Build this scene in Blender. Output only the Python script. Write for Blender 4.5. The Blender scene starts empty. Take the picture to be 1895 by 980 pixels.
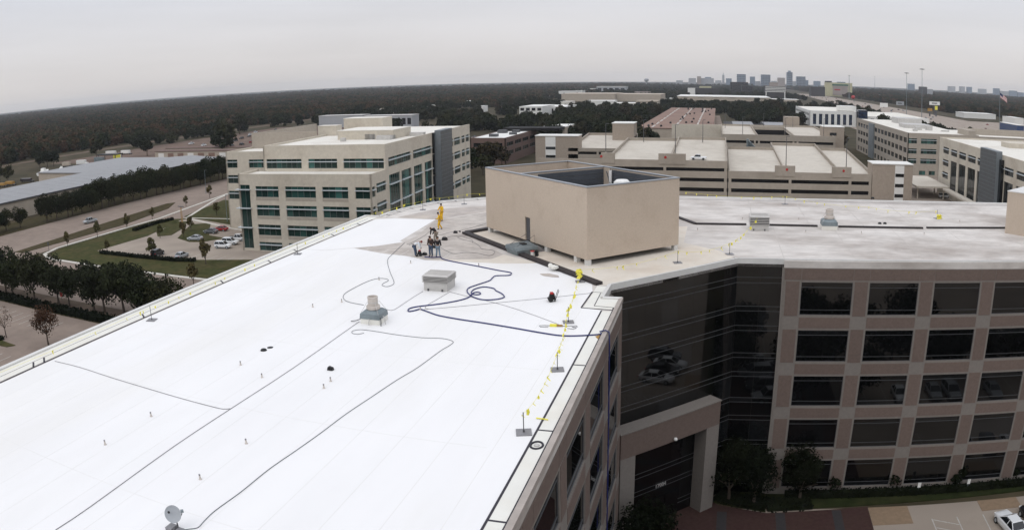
import bpy, bmesh, math, random
from mathutils import Vector, Matrix

# ------------------------------------------------------------------ camera, sky, sun, exposure
scene = bpy.context.scene
COL = scene.collection
CAM_Z = 38.0                                   # drone height above the street, metres
LENS = dict(cx=1050.01, cy=356.33, f=1411.507, k=0.0403678, pitch=0.1475506, roll=-0.00831035, yaw=math.radians(11.4))
PW, PH = 1895.0, 980.0

def _cam_dir(x, y, z):
    """camera axes (x right, y up, z back) to world axes"""
    c, s = math.cos(LENS['roll']), math.sin(LENS['roll'])
    x, y = c * x - s * y, s * x + c * y
    F, cp, sp = -z, math.cos(LENS['pitch']), math.sin(LENS['pitch'])
    X, Y, Z = x, F * cp + y * sp, -F * sp + y * cp
    c, s = math.cos(LENS['yaw']), math.sin(LENS['yaw'])
    return Vector((c * X - s * Y, s * X + c * Y, Z))

cam = bpy.data.cameras.new('camera')
cam_ob = bpy.data.objects.new('camera', cam)
COL.objects.link(cam_ob)
scene.camera = cam_ob
cam.type = 'PANO'                              # wide drone lens with visible barrel distortion
cam.panorama_type = 'FISHEYE_LENS_POLYNOMIAL'
cam.fisheye_fov = math.pi
cam.sensor_width = 36.0
cam.sensor_fit = 'HORIZONTAL'
_s = PW / 36.0
cam.fisheye_polynomial_k0 = 0.0
cam.fisheye_polynomial_k1 = -_s / LENS['f']
cam.fisheye_polynomial_k2 = 0.0
cam.fisheye_polynomial_k3 = -(_s ** 3) / LENS['f'] * LENS['k'] * 1e-6
cam.fisheye_polynomial_k4 = 0.0
cam.shift_x = -(LENS['cx'] - PW / 2) / PW
cam.shift_y = -(PH / 2 - LENS['cy']) / PH
cam.clip_start = 0.1
cam.clip_end = 40000.0
_m = Matrix((_cam_dir(1, 0, 0), _cam_dir(0, 1, 0), _cam_dir(0, 0, 1))).transposed().to_4x4()
_m.translation = Vector((0, 0, CAM_Z))
cam_ob.matrix_world = _m

SUN_EL, SUN_AZ = math.radians(48), math.radians(200)
world = bpy.data.worlds.new('World')
scene.world = world
world.use_nodes = True
_n, _l = world.node_tree.nodes, world.node_tree.links
_n.clear()
_out = _n.new('ShaderNodeOutputWorld')
_bg = _n.new('ShaderNodeBackground')
_bg.inputs['Strength'].default_value = 0.1
_sky = _n.new('ShaderNodeTexSky')
_sky.sky_type = 'NISHITA'
_sky.sun_disc = False
_sky.sun_elevation = SUN_EL
_sky.sun_rotation = SUN_AZ
_sky.dust_density = 3.0
# closed overcast layer under the clear sky: luminance climbs from horizon to zenith as under real stratus
_tc = _n.new('ShaderNodeTexCoord')
_sep = _n.new('ShaderNodeSeparateXYZ')
_l.new(_tc.outputs['Generated'], _sep.inputs[0])
_cl = _n.new('ShaderNodeClamp')
_l.new(_sep.outputs['Z'], _cl.inputs['Value'])
_ma = _n.new('ShaderNodeMath'); _ma.operation = 'MULTIPLY_ADD'
_l.new(_cl.outputs[0], _ma.inputs[0]); _ma.inputs[1].default_value = 7.4; _ma.inputs[2].default_value = 6.85
_map = _n.new('ShaderNodeMapping'); _map.inputs['Scale'].default_value = (1.6, 1.6, 14.0)
_l.new(_tc.outputs['Generated'], _map.inputs[0])
_nz = _n.new('ShaderNodeTexNoise'); _nz.inputs['Scale'].default_value = 1.1; _nz.inputs['Detail'].default_value = 6.0
_nz.inputs['Roughness'].default_value = 0.55
_l.new(_map.outputs[0], _nz.inputs[0])
_mr = _n.new('ShaderNodeMapRange'); _mr.inputs['From Min'].default_value = 0.3; _mr.inputs['From Max'].default_value = 0.7
_mr.inputs['To Min'].default_value = 0.925; _mr.inputs['To Max'].default_value = 1.045
_l.new(_nz.outputs['Fac'], _mr.inputs[0])
_mm = _n.new('ShaderNodeMath'); _mm.operation = 'MULTIPLY'
_l.new(_ma.outputs[0], _mm.inputs[0]); _l.new(_mr.outputs[0], _mm.inputs[1])
_cr = _n.new('ShaderNodeValToRGB')
_cr.color_ramp.elements[0].position = 0.0; _cr.color_ramp.elements[0].color = (1.06, 1.0, 0.965, 1)
_cr.color_ramp.elements[1].position = 0.16; _cr.color_ramp.elements[1].color = (0.915, 0.945, 1.03, 1)
_l.new(_cl.outputs[0], _cr.inputs[0])
_cm = _n.new('ShaderNodeVectorMath'); _cm.operation = 'SCALE'
_l.new(_cr.outputs[0], _cm.inputs[0]); _l.new(_mm.outputs[0], _cm.inputs['Scale'])
_mix = _n.new('ShaderNodeMix'); _mix.data_type = 'RGBA'
_mix.inputs['Factor'].default_value = 0.93
_l.new(_sky.outputs[0], _mix.inputs['A']); _l.new(_cm.outputs[0], _mix.inputs['B'])
_l.new(_mix.outputs['Result'], _bg.inputs['Color'])
_l.new(_bg.outputs[0], _out.inputs[0])

sun = bpy.data.lights.new('sun', 'SUN')
sun.energy = 0.5
sun.angle = math.radians(35)
sun.color = (1.0, 0.97, 0.93)
sun_ob = bpy.data.objects.new('sun', sun)
COL.objects.link(sun_ob)
sun_ob.rotation_euler = (math.pi / 2 - SUN_EL, 0, math.pi - SUN_AZ)
sun_ob.location = (0, -60, 120)

scene.view_settings.view_transform = 'Standard'
scene.view_settings.look = 'None'
scene.view_settings.exposure = 0.05
scene.view_settings.gamma = 1.0
scene.view_settings.use_curve_mapping = False
scene.render.engine = 'CYCLES'
scene.cycles.use_denoising = True
scene.cycles.max_bounces = 6
scene.cycles.diffuse_bounces = 3
scene.cycles.glossy_bounces = 3
scene.cycles.volume_bounces = 0
scene.cycles.sample_clamp_indirect = 4.0

# ------------------------------------------------------------------ surveying helpers (photo bearing -> point on a known plane)
def ray(px, py):
    x, y = px - LENS['cx'], -(py - LENS['cy'])
    r = math.hypot(x, y) + 1e-9
    th = r / LENS['f'] * (1 + LENS['k'] * (r / 1000) ** 2)
    return _cam_dir(math.sin(th) * x / r, math.sin(th) * y / r, -math.cos(th))
def at(px, py, z=0.0):
    d = ray(px, py); t = (z - CAM_Z) / d.z
    return Vector((d.x * t, d.y * t, z))
def rf(px, py, dz=0.0):
    return at(px, py, 23.0 + dz)
def on_v(px, py, v):
    """(u, z) on the upright plane y = v"""
    d = ray(px, py); t = v / d.y
    return d.x * t, CAM_Z + d.z * t
def on_u(px, py, u):
    d = ray(px, py); t = u / d.x
    return d.y * t, CAM_Z + d.z * t
def hgt(px, py, p):
    d = ray(px, py)
    return CAM_Z + math.hypot(p[0], p[1]) * d.z / math.hypot(d.x, d.y)

# ------------------------------------------------------------------ mesh and object helpers
class MB:
    def __init__(s): s.v, s.f, s.m = [], [], []
    def face(s, pts, mi=0):
        b = len(s.v); s.v += [tuple(p) for p in pts]; s.f.append(tuple(range(b, b + len(pts)))); s.m.append(mi); return s
    def hexa(s, p, mi=0):
        b = len(s.v); s.v += [tuple(q) for q in p]
        for f in ((0, 3, 2, 1), (4, 5, 6, 7), (0, 1, 5, 4), (1, 2, 6, 5), (2, 3, 7, 6), (3, 0, 4, 7)):
            s.f.append(tuple(b + i for i in f)); s.m.append(mi)
        return s
    def box(s, x0, x1, y0, y1, z0, z1, mi=0):
        return s.hexa([(x0, y0, z0), (x1, y0, z0), (x1, y1, z0), (x0, y1, z0), (x0, y0, z1), (x1, y0, z1), (x1, y1, z1), (x0, y1, z1)], mi)
    def prism(s, poly, z0, z1, mi=0, cap=True):
        n = len(poly); b = len(s.v)
        s.v += [(p[0], p[1], z0) for p in poly] + [(p[0], p[1], z1) for p in poly]
        for i in range(n):
            j = (i + 1) % n; s.f.append((b + i, b + j, b + n + j, b + n + i)); s.m.append(mi)
        if cap:
            s.f.append(tuple(b + n + i for i in range(n))); s.m.append(mi)
            s.f.append(tuple(b + i for i in reversed(range(n)))); s.m.append(mi)
        return s
    def bar(s, a, b, w, h, mi=0):
        """rectangular bar from a to b, w wide in plan, h high, a/b at bar bottom centre"""
        a, b = Vector(a), Vector(b); d = (b - a); n = Vector((-d.y, d.x, 0))
        n = n.normalized() * w / 2 if n.length > 1e-6 else Vector((w / 2, 0, 0))
        u = Vector((0, 0, h))
        return s.hexa([a - n, b - n, b + n, a + n, a - n + u, b - n + u, b + n + u, a + n + u], mi)
    def tube(s, pts, r, n=6, mi=0, cap=True):
        pts = [Vector(p) for p in pts]; k = len(pts); rr = r if isinstance(r, (list, tuple)) else [r] * k
        b = len(s.v); ref = None
        for i, p in enumerate(pts):
            d = (pts[min(i + 1, k - 1)] - pts[max(i - 1, 0)])
            d = d.normalized() if d.length > 1e-9 else Vector((0, 0, 1))
            if ref is None: ref = Vector((1, 0, 0)) if abs(d.x) < 0.8 else Vector((0, 1, 0))
            x = (ref - d * ref.dot(d)).normalized(); ref = x; y = d.cross(x)
            for j in range(n):
                a = 2 * math.pi * j / n
                s.v.append(tuple(p + (x * math.cos(a) + y * math.sin(a)) * rr[i]))
        for i in range(k - 1):
            for j in range(n):
                j2 = (j + 1) % n
                s.f.append((b + i * n + j, b + i * n + j2, b + (i + 1) * n + j2, b + (i + 1) * n + j)); s.m.append(mi)
        if cap:
            s.f.append(tuple(b + j for j in reversed(range(n)))); s.m.append(mi)
            s.f.append(tuple(b + (k - 1) * n + j for j in range(n))); s.m.append(mi)
        return s
    def lathe(s, prof, n=16, c=(0, 0, 0), mi=0):
        """closed-of-revolution from (radius, z) pairs"""
        b = len(s.v); k = len(prof)
        for r, z in prof:
            for j in range(n):
                a = 2 * math.pi * j / n; s.v.append((c[0] + r * math.cos(a), c[1] + r * math.sin(a), c[2] + z))
        for i in range(k - 1):
            for j in range(n):
                j2 = (j + 1) % n
                s.f.append((b + i * n + j, b + i * n + j2, b + (i + 1) * n + j2, b + (i + 1) * n + j)); s.m.append(mi)
        s.f.append(tuple(b + j for j in reversed(range(n)))); s.m.append(mi)
        s.f.append(tuple(b + (k - 1) * n + j for j in range(n))); s.m.append(mi)
        return s
    def move(s, M, i0=0):
        s.v[i0:] = [tuple(M @ Vector(p)) for p in s.v[i0:]]; return s
    def mesh(s, name, mats, smooth=False):
        me = bpy.data.meshes.new(name); me.from_pydata(s.v, [], s.f)
        for m in (mats if isinstance(mats, (list, tuple)) else [mats]): me.materials.append(m)
        if any(s.m): me.polygons.foreach_set('material_index', s.m)
        if smooth: me.polygons.foreach_set('use_smooth', [True] * len(me.polygons))
        me.update(); return me
    def build(s, name, mats, parent=None, smooth=False):
        return ob(name, s.mesh(name, mats, smooth), parent)

def ob(name, data, parent=None, loc=None, rz=0.0, M=None):
    o = bpy.data.objects.new(name, data); COL.objects.link(o)
    if parent is not None: o.parent = parent
    if M is not None: o.matrix_local = M
    else:
        if loc is not None: o.location = loc
        if rz: o.rotation_euler = (0, 0, rz)
    return o
def tag(o, label=None, cat=None, group=None, kind=None):
    if label: o['label'] = label
    if cat: o['category'] = cat
    if group: o['group'] = group
    if kind: o['kind'] = kind
    return o
def thing(name, label, cat, loc=(0, 0, 0), rz=0.0, group=None):
    return tag(ob(name, None, None, loc, rz), label, cat, group)
def struct(name, mb, mat, parent=None, smooth=False):
    o = mb.build(name, mat, parent, smooth)
    if parent is None: o['kind'] = 'structure'
    return o
_kids = {}
def note_kids():
    _kids.clear()
    for o in COL.objects:
        if o.parent: _kids.setdefault(o.parent.name, []).append(o)
def dup(root, loc, rz=0.0, label=None, group=None, kids=None, scale=None):
    r = root.copy(); COL.objects.link(r); r.location = loc; r.rotation_euler = (0, 0, rz)
    if scale: r.scale = scale if isinstance(scale, (tuple, list)) else (scale,) * 3
    if label: r['label'] = label
    if group: r['group'] = group
    for ch in (kids if kids is not None else root.children):
        c = ch.copy(); COL.objects.link(c); c.parent = r
        for g in ch.children:
            d = g.copy(); COL.objects.link(d); d.parent = c
    return r

# ------------------------------------------------------------------ materials
def mat(name, col, rough=0.85, var=0.12, scale=1.0, bump=0.0, bscale=None, metal=0.0, spec=0.3, col2=None, stain=0.0, sscale=0.15, per_object=0.0, detail=6.0, stretch=None, spec_=None):
    """procedural surface: base colour, fine mottling, optional second tint in large stains, optional relief"""
    m = bpy.data.materials.new(name); m.use_nodes = True
    nt = m.node_tree; N, L = nt.nodes, nt.links; b = N['Principled BSDF']
    b.inputs['Roughness'].default_value = rough; b.inputs['Metallic'].default_value = metal
    b.inputs['Specular IOR Level'].default_value = spec
    g = N.new('ShaderNodeNewGeometry'); src = g.outputs['Position']
    if stretch:
        mp = N.new('ShaderNodeMapping'); mp.inputs['Scale'].default_value = stretch; L.new(src, mp.inputs[0]); src = mp.outputs[0]
    nz = N.new('ShaderNodeTexNoise'); nz.inputs['Scale'].default_value = scale; nz.inputs['Detail'].default_value = detail
    nz.inputs['Roughness'].default_value = 0.6; L.new(src, nz.inputs['Vector'])
    mr = N.new('ShaderNodeMapRange'); mr.inputs['From Min'].default_value = 0.25; mr.inputs['From Max'].default_value = 0.75
    mr.inputs['To Min'].default_value = 1 - var; mr.inputs['To Max'].default_value = 1 + var; L.new(nz.outputs['Fac'], mr.inputs[0])
    cs = N.new('ShaderNodeRGB'); cs.outputs[0].default_value = (*col, 1); c = cs.outputs[0]
    if col2 is not None:
        n2 = N.new('ShaderNodeTexNoise'); n2.inputs['Scale'].default_value = sscale; n2.inputs['Detail'].default_value = 5.0
        n2.inputs['Roughness'].default_value = 0.62; L.new(src, n2.inputs['Vector'])
        r2 = N.new('ShaderNodeMapRange'); r2.inputs['From Min'].default_value = 0.62 - stain * 0.35; r2.inputs['From Max'].default_value = 0.78 - stain * 0.2
        r2.clamp = True; L.new(n2.outputs['Fac'], r2.inputs[0])
        mx = N.new('ShaderNodeMix'); mx.data_type = 'RGBA'; L.new(r2.outputs[0], mx.inputs['Factor']); L.new(c, mx.inputs['A'])
        mx.inputs['B'].default_value = (*col2, 1); c = mx.outputs['Result']
    v = mr.outputs[0]
    if per_object:
        oi = N.new('ShaderNodeObjectInfo'); ro = N.new('ShaderNodeMapRange'); ro.inputs['To Min'].default_value = 1 - per_object
        ro.inputs['To Max'].default_value = 1 + per_object; L.new(oi.outputs['Random'], ro.inputs[0])
        mu = N.new('ShaderNodeMath'); mu.operation = 'MULTIPLY'; L.new(v, mu.inputs[0]); L.new(ro.outputs[0], mu.inputs[1]); v = mu.outputs[0]
    sc = N.new('ShaderNodeVectorMath'); sc.operation = 'SCALE'; L.new(c, sc.inputs[0]); L.new(v, sc.inputs['Scale'])
    L.new(sc.outputs[0], b.inputs['Base Color'])
    if bump:
        nb = N.new('ShaderNodeTexNoise'); nb.inputs['Scale'].default_value = bscale or scale * 4; nb.inputs['Detail'].default_value = 4.0; L.new(src, nb.inputs['Vector'])
        bp = N.new('ShaderNodeBump'); bp.inputs['Strength'].default_value = bump; bp.inputs['Distance'].default_value = 0.05
        L.new(nb.outputs['Fac'], bp.inputs['Height']); L.new(bp.outputs[0], b.inputs['Normal'])
    return m
def leafmat(name, cols, patch=0.0):
    """leaves: tint picked per tree, mottled through the crown"""
    m = bpy.data.materials.new(name); m.use_nodes = True
    nt = m.node_tree; N, L = nt.nodes, nt.links; b = N['Principled BSDF']
    b.inputs['Roughness'].default_value = 0.8; b.inputs['Specular IOR Level'].default_value = 0.03
    oi = N.new('ShaderNodeObjectInfo'); cr = N.new('ShaderNodeValToRGB'); e = cr.color_ramp.elements
    while len(e) < len(cols): e.new(0.5)
    for i, c in enumerate(cols): e[i].position = i / max(1, len(cols) - 1); e[i].color = (*c, 1)
    if patch:                                                  # whole stands turn brown or stay green
        g0 = N.new('ShaderNodeNewGeometry'); n0 = N.new('ShaderNodeTexNoise'); n0.inputs['Scale'].default_value = patch; n0.inputs['Detail'].default_value = 3.0
        L.new(g0.outputs['Position'], n0.inputs['Vector']); m0 = N.new('ShaderNodeMapRange'); m0.inputs['From Min'].default_value = 0.36; m0.inputs['From Max'].default_value = 0.64
        m0.inputs['To Min'].default_value = -0.38; m0.inputs['To Max'].default_value = 0.38; L.new(n0.outputs['Fac'], m0.inputs[0])
        ad = N.new('ShaderNodeMath'); ad.operation = 'ADD'; ad.use_clamp = True; L.new(oi.outputs['Random'], ad.inputs[0]); L.new(m0.outputs[0], ad.inputs[1]); L.new(ad.outputs[0], cr.inputs[0])
    else: L.new(oi.outputs['Random'], cr.inputs[0])
    g = N.new('ShaderNodeNewGeometry'); nz = N.new('ShaderNodeTexNoise'); nz.inputs['Scale'].default_value = 0.9; nz.inputs['Detail'].default_value = 3.0
    L.new(g.outputs['Position'], nz.inputs['Vector'])
    mr = N.new('ShaderNodeMapRange'); mr.inputs['From Min'].default_value = 0.3; mr.inputs['From Max'].default_value = 0.7
    mr.inputs['To Min'].default_value = 0.6; mr.inputs['To Max'].default_value = 1.4; L.new(nz.outputs['Fac'], mr.inputs[0])
    ri = N.new('ShaderNodeMath'); ri.operation = 'MULTIPLY_ADD'; L.new(g.outputs['Random Per Island'], ri.inputs[0]); ri.inputs[1].default_value = 0.7; ri.inputs[2].default_value = 0.65
    mu = N.new('ShaderNodeMath'); mu.operation = 'MULTIPLY'; L.new(mr.outputs[0], mu.inputs[0]); L.new(ri.outputs[0], mu.inputs[1])
    sc = N.new('ShaderNodeVectorMath'); sc.operation = 'SCALE'; L.new(cr.outputs[0], sc.inputs[0]); L.new(mu.outputs[0], sc.inputs['Scale'])
    L.new(sc.outputs[0], b.inputs['Base Color'])
    return m
def glassmat(name, col=(0.008, 0.010, 0.011), rough=0.02, ior=1.52, tint=0.0, rand=0.0):
    m = bpy.data.materials.new(name); m.use_nodes = True
    nt = m.node_tree; N, L = nt.nodes, nt.links; b = N['Principled BSDF']
    b.inputs['Base Color'].default_value = (*col, 1); b.inputs['Roughness'].default_value = rough; b.inputs['IOR'].default_value = ior
    g = N.new('ShaderNodeNewGeometry'); nz = N.new('ShaderNodeTexNoise'); nz.inputs['Scale'].default_value = 0.35; nz.inputs['Detail'].default_value = 2.0
    L.new(g.outputs['Position'], nz.inputs['Vector'])
    bp = N.new('ShaderNodeBump'); bp.inputs['Strength'].default_value = 0.05; bp.inputs['Distance'].default_value = 0.02
    L.new(nz.outputs['Fac'], bp.inputs['Height']); L.new(bp.outputs[0], b.inputs['Normal'])
    if rand:                                                   # blinds and rooms differ behind each pane
        oi = N.new('ShaderNodeObjectInfo'); cr = N.new('ShaderNodeValToRGB'); e = cr.color_ramp.elements; cr.color_ramp.interpolation = 'CONSTANT'
        while len(e) < 4: e.new(0.5)
        for k, (p, s) in enumerate(((0.0, 1.0), (0.45, 1.0 + rand * 0.3), (0.72, 1.0 + rand), (0.9, 1.0 + rand * 2.2))): e[k].position = p; e[k].color = (col[0] * s, col[1] * s, col[2] * s, 1)
        L.new(oi.outputs['Random'], cr.inputs[0]); L.new(cr.outputs[0], b.inputs['Base Color'])
    elif tint:
        n2 = N.new('ShaderNodeTexNoise'); n2.inputs['Scale'].default_value = 0.5; L.new(g.outputs['Position'], n2.inputs['Vector'])
        mr = N.new('ShaderNodeMapRange'); mr.inputs['From Min'].default_value = 0.35; mr.inputs['From Max'].default_value = 0.65; mr.inputs['To Min'].default_value = 0.3; mr.inputs['To Max'].default_value = 1 + tint
        L.new(n2.outputs['Fac'], mr.inputs[0]); c = N.new('ShaderNodeRGB'); c.outputs[0].default_value = (*col, 1)
        sc = N.new('ShaderNodeVectorMath'); sc.operation = 'SCALE'; L.new(c.outputs[0], sc.inputs[0]); L.new(mr.outputs[0], sc.inputs['Scale']); L.new(sc.outputs[0], b.inputs['Base Color'])
    return m
MT = {}
def M_(k, *a, **kw): MT[k] = mat(k, *a, **kw); return MT[k]
M_('field', spec=0.04, col=(0.050, 0.044, 0.026), var=0.3, scale=0.08, col2=(0.075, 0.060, 0.038), stain=0.6, sscale=0.02)
M_('concrete', spec=0.04, col=(0.33, 0.28, 0.235), var=0.12, scale=0.5, col2=(0.25, 0.205, 0.17), stain=0.5, sscale=0.12, bump=0.1)
M_('concrete_road', spec=0.04, col=(0.25, 0.20, 0.165), var=0.14, scale=0.3, col2=(0.22, 0.175, 0.145), stain=0.5, sscale=0.06)
M_('lot_concrete', spec=0.04, col=(0.33, 0.28, 0.23), var=0.12, scale=0.4, col2=(0.25, 0.21, 0.175), stain=0.5, sscale=0.1)
M_('kerb', (0.52, 0.49, 0.43), var=0.12, scale=1.5)
M_('paint_worn', (0.42, 0.40, 0.36), var=0.3, scale=2.0, rough=0.7)
M_('lawn_painted_shade', spec=0.03, col=(0.021, 0.027, 0.010), var=0.35, scale=0.8, col2=(0.032, 0.034, 0.014), stain=0.5, sscale=0.3)  # lawn colour darkened: shade of the courtyard corner is painted in
M_('coping_tan', (0.36, 0.315, 0.28), rough=0.6, var=0.15, scale=1.2)
M_('paint_white', (0.75, 0.74, 0.70), var=0.15, scale=3.0, rough=0.6)
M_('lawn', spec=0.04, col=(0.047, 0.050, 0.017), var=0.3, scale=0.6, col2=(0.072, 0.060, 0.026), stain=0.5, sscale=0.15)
M_('median_grass', spec=0.04, col=(0.052, 0.044, 0.020), var=0.3, scale=0.6, col2=(0.062, 0.048, 0.026), stain=0.5, sscale=0.15)
M_('dirt', spec=0.04, col=(0.135, 0.10, 0.077), var=0.25, scale=0.15, col2=(0.11, 0.085, 0.06), stain=0.6, sscale=0.05)
M_('asphalt', (0.055, 0.053, 0.052), var=0.2, scale=0.5)
M_('lot_brown', spec=0.04, col=(0.16, 0.115, 0.09), var=0.2, scale=0.2, col2=(0.11, 0.08, 0.065), stain=0.5, sscale=0.04)
M_('brick_red', spec=0.04, col=(0.058, 0.034, 0.029), var=0.25, scale=2.5, col2=(0.055, 0.030, 0.028), stain=0.5, sscale=0.4)
M_('brick_dark', (0.034, 0.031, 0.031), var=0.2, scale=2.5)
M_('paver_tan', (0.24, 0.17, 0.11), var=0.15, scale=2.0)
M_('granite', (0.145, 0.107, 0.089), var=0.16, scale=5.0, rough=0.75, per_object=0.05, detail=8)
M_('granite_grey', (0.20, 0.178, 0.157), var=0.10, scale=4.0, rough=0.8, detail=8)
M_('coping', (0.62, 0.61, 0.58), rough=0.45, var=0.08, scale=0.8)
M_('membrane', (0.60, 0.562, 0.52), var=0.14, scale=1.1, rough=0.9, col2=(0.375, 0.332, 0.297), stain=0.58, sscale=0.19, stretch=(0.55, 1.0, 1.0), bump=0.12, bscale=1.5)
M_('coating', (0.79, 0.778, 0.762), var=0.035, scale=0.35, rough=0.75, col2=(0.755, 0.738, 0.705), stain=0.34, sscale=0.12, stretch=(1.0, 0.25, 1.0), bump=0.1, bscale=0.9)
M_('coating_seam', (0.725, 0.71, 0.68), var=0.08, scale=0.5, rough=0.8)
M_('coating_edge', (0.72, 0.705, 0.645), var=0.05, scale=0.7, rough=0.8, col2=(0.70, 0.67, 0.59), stain=0.4, sscale=0.3)
M_('cream', (0.645, 0.59, 0.51), var=0.06, scale=0.8, rough=0.9, col2=(0.56, 0.48, 0.39), stain=0.4, sscale=0.16)
M_('dirty', (0.50, 0.455, 0.41), var=0.2, scale=0.9, rough=0.9, col2=(0.36, 0.315, 0.28), stain=0.5, sscale=0.25)
M_('stain', (0.43, 0.385, 0.35), var=0.2, scale=0.7, rough=0.9, col2=(0.50, 0.44, 0.38), stain=0.5, sscale=0.25)
M_('line_black', (0.030, 0.027, 0.036), var=0.3, scale=2.0, rough=0.6)  # near-black colour of the flat lines along the roof edge
M_('black_curb', (0.034, 0.028, 0.028), var=0.35, scale=1.2, rough=0.7)
M_('line_grey', (0.23, 0.22, 0.23), var=0.25, scale=2.0)
M_('frame_grey', (0.085, 0.087, 0.09), rough=0.5, metal=0.2, var=0.1)
M_('frame_dim', (0.085, 0.083, 0.082), rough=0.5, metal=0.3, var=0.1)
M_('stucco', (0.505, 0.42, 0.335), var=0.08, scale=7.0, rough=0.95, col2=(0.465, 0.38, 0.30), stain=0.35, sscale=0.5, bump=0.25, bscale=12.0, detail=8)
M_('stucco_trim', (0.34, 0.36, 0.38), rough=0.35, metal=0.5, var=0.08)
M_('louver', (0.075, 0.082, 0.092), rough=0.6, var=0.2, scale=0.8)
M_('galv', (0.21, 0.245, 0.255), rough=0.5, metal=0.35, var=0.18, scale=1.5, col2=(0.15, 0.18, 0.19), stain=0.5, sscale=0.8)
M_('galv_light', (0.50, 0.485, 0.46), rough=0.55, metal=0.2, var=0.12, scale=1.5)
M_('louver_grey', (0.52, 0.50, 0.47), rough=0.6, var=0.12, scale=1.2)
M_('pipe_tan', (0.52, 0.47, 0.42), rough=0.6, var=0.12, scale=2.0)
M_('hose_blue', (0.014, 0.022, 0.125), rough=0.45, var=0.15, scale=1.0, spec=0.4)
M_('cable', (0.16, 0.17, 0.18), rough=0.6, var=0.2)
M_('flag_yellow', (0.80, 0.72, 0.09), rough=0.55, var=0.1, scale=4.0)
M_('steel_dark', (0.10, 0.10, 0.105), rough=0.5, metal=0.4, var=0.2)
M_('steel_plate', (0.24, 0.235, 0.24), rough=0.55, metal=0.3, var=0.15, scale=3.0)
M_('black', (0.012, 0.012, 0.013), rough=0.5, var=0.2)
M_('red', (0.42, 0.02, 0.02), rough=0.45, var=0.1)
M_('rubber', (0.02, 0.02, 0.02), rough=0.8, var=0.2)
M_('rust', (0.36, 0.21, 0.06), rough=0.9, var=0.25, scale=3.0)
MT['glass'] = glassmat('glass', (0.002, 0.0022, 0.0024), ior=1.55, rand=1.4)
MT['glass_green'] = glassmat('glass_green', (0.011, 0.031, 0.027), rough=0.05, rand=1.6)
MT['glass_black'] = glassmat('glass_black', (0.006, 0.007, 0.008), rough=0.08, rand=1.6)
MT['glass_blue'] = glassmat('glass_blue', (0.016, 0.026, 0.052), rough=0.06, tint=0.8)

def sheet(poly, z):
    return MB().face([(p[0], p[1], z) for p in poly])
def ccw(poly):
    a = sum(poly[i][0] * poly[(i + 1) % len(poly)][1] - poly[(i + 1) % len(poly)][0] * poly[i][1] for i in range(len(poly)))
    return poly if a > 0 else poly[::-1]

# ------------------------------------------------------------------ ground, roads, pavements
g = MB()
R0 = 16000.0
g.face([(-R0, -R0, 0), (R0, -R0, 0), (R0, R0, 0), (-R0, R0, 0)])
GROUND = struct('ground', g, MT['field'])
def road(name, poly, m, z=0.012):
    return struct(name, sheet(ccw(poly), z), MT[m])
def rect(x0, x1, y0, y1): return [(x0, y0), (x1, y0), (x1, y1), (x0, y1)]
road('street_pavement', rect(-172, -40.5, 95.5, 119.6), 'concrete_road', 0.010)
road('avenue_road', [(-205, -40), (-167.3, -40), (-167.3, 150), (-167.6, 178), (-178, 238), (-196, 330), (-205, 420), (-228, 420), (-208, 300)], 'concrete_road', 0.014)
road('parking_lot_pavement', rect(-172, -39.8, -30, 87.0), 'concrete_road', 0.006)
road('courtyard_pavement', rect(-6.2, 130, -70, 60.2), 'lot_concrete', 0.006)
road('drive_pavement', rect(-60, 75, 98, 247), 'concrete', 0.006)
road('office_lot_pavement', [(-151, 133), (-118, 133.5), (-100, 139), (-100, 185), (-135, 190), (-157, 178), (-150, 154)], 'lot_concrete', 0.02)
road('office_drive_pavement', [(-176, 176), (-100, 160), (-100, 214), (-178, 232)], 'concrete_road', 0.010)
road('truck_yard_pavement', rect(-330, -272, 110, 330), 'dirt', 0.008)
road('far_lot_pavement', rect(-420, -200, 330, 640), 'lot_brown', 0.008)
road('dirt_track', [(-474, 200), (-462, 200), (-455, 640), (-470, 900), (-482, 900), (-470, 640)], 'dirt', 0.012)
road('east_lot_pavement', rect(62, 120, 180, 345), 'concrete', 0.007)
road('retail_lot_pavement', rect(120, 420, 330, 900), 'concrete', 0.008)
road('highway_road', [(205, 420), (300, 420), (318, 900), (322, 1500), (330, 2600), (270, 2600), (232, 1500), (222, 900)], 'concrete', 0.02)
road('feeder_road', [(-10, 470), (6, 470), (2, 830), (-14, 830)], 'concrete_road', 0.012)
road('mid_lot_pavement', rect(5, 64, 520, 720), 'asphalt', 0.011)

def kerb(path, w=0.35, h=0.16, name='kerb'):
    m = MB()
    for a, b in zip(path, path[1:]): m.bar((a[0], a[1], 0), (b[0], b[1], 0), w, h)
    return struct(name, m, MT['kerb'])
def grass(name, poly, m='lawn', h=0.10):
    return tag(MB().prism(ccw(poly), 0.0, h).build(name, MT[m]), 'short mown grass of the verge', None, None, 'structure')
kerb([(-45, 119.8), (-100, 119.9), (-140, 120.0), (-158, 120.6), (-164.5, 124), (-167, 131), (-167, 178), (-178, 238)], w=1.1)
grass('lawn', [(-45, 121), (-100, 121), (-140, 121.2), (-157, 121.8), (-163, 125), (-165.2, 131), (-165.4, 177), (-156, 180), (-157, 177), (-150, 154), (-151, 133), (-118, 133.4), (-101, 138.8), (-45, 138.8)])
grass('median_lawn', [(-177.5, 122), (-173.5, 122), (-172.5, 140), (-172, 165), (-178, 195), (-185, 207), (-187, 204), (-182, 165), (-179, 140)], 'median_grass')
grass('lot_island_lawn', [(-138, 154), (-131, 151), (-127, 152), (-124, 158), (-131, 160), (-143, 176), (-148, 172)])
grass('lot_island_lawn', [(-150, 158), (-146, 154), (-143, 157), (-147, 168), (-153, 176), (-157, 175)])
grass('office_lawn', [(-160, 183), (-112, 168), (-112, 196), (-168, 216)])
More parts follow.
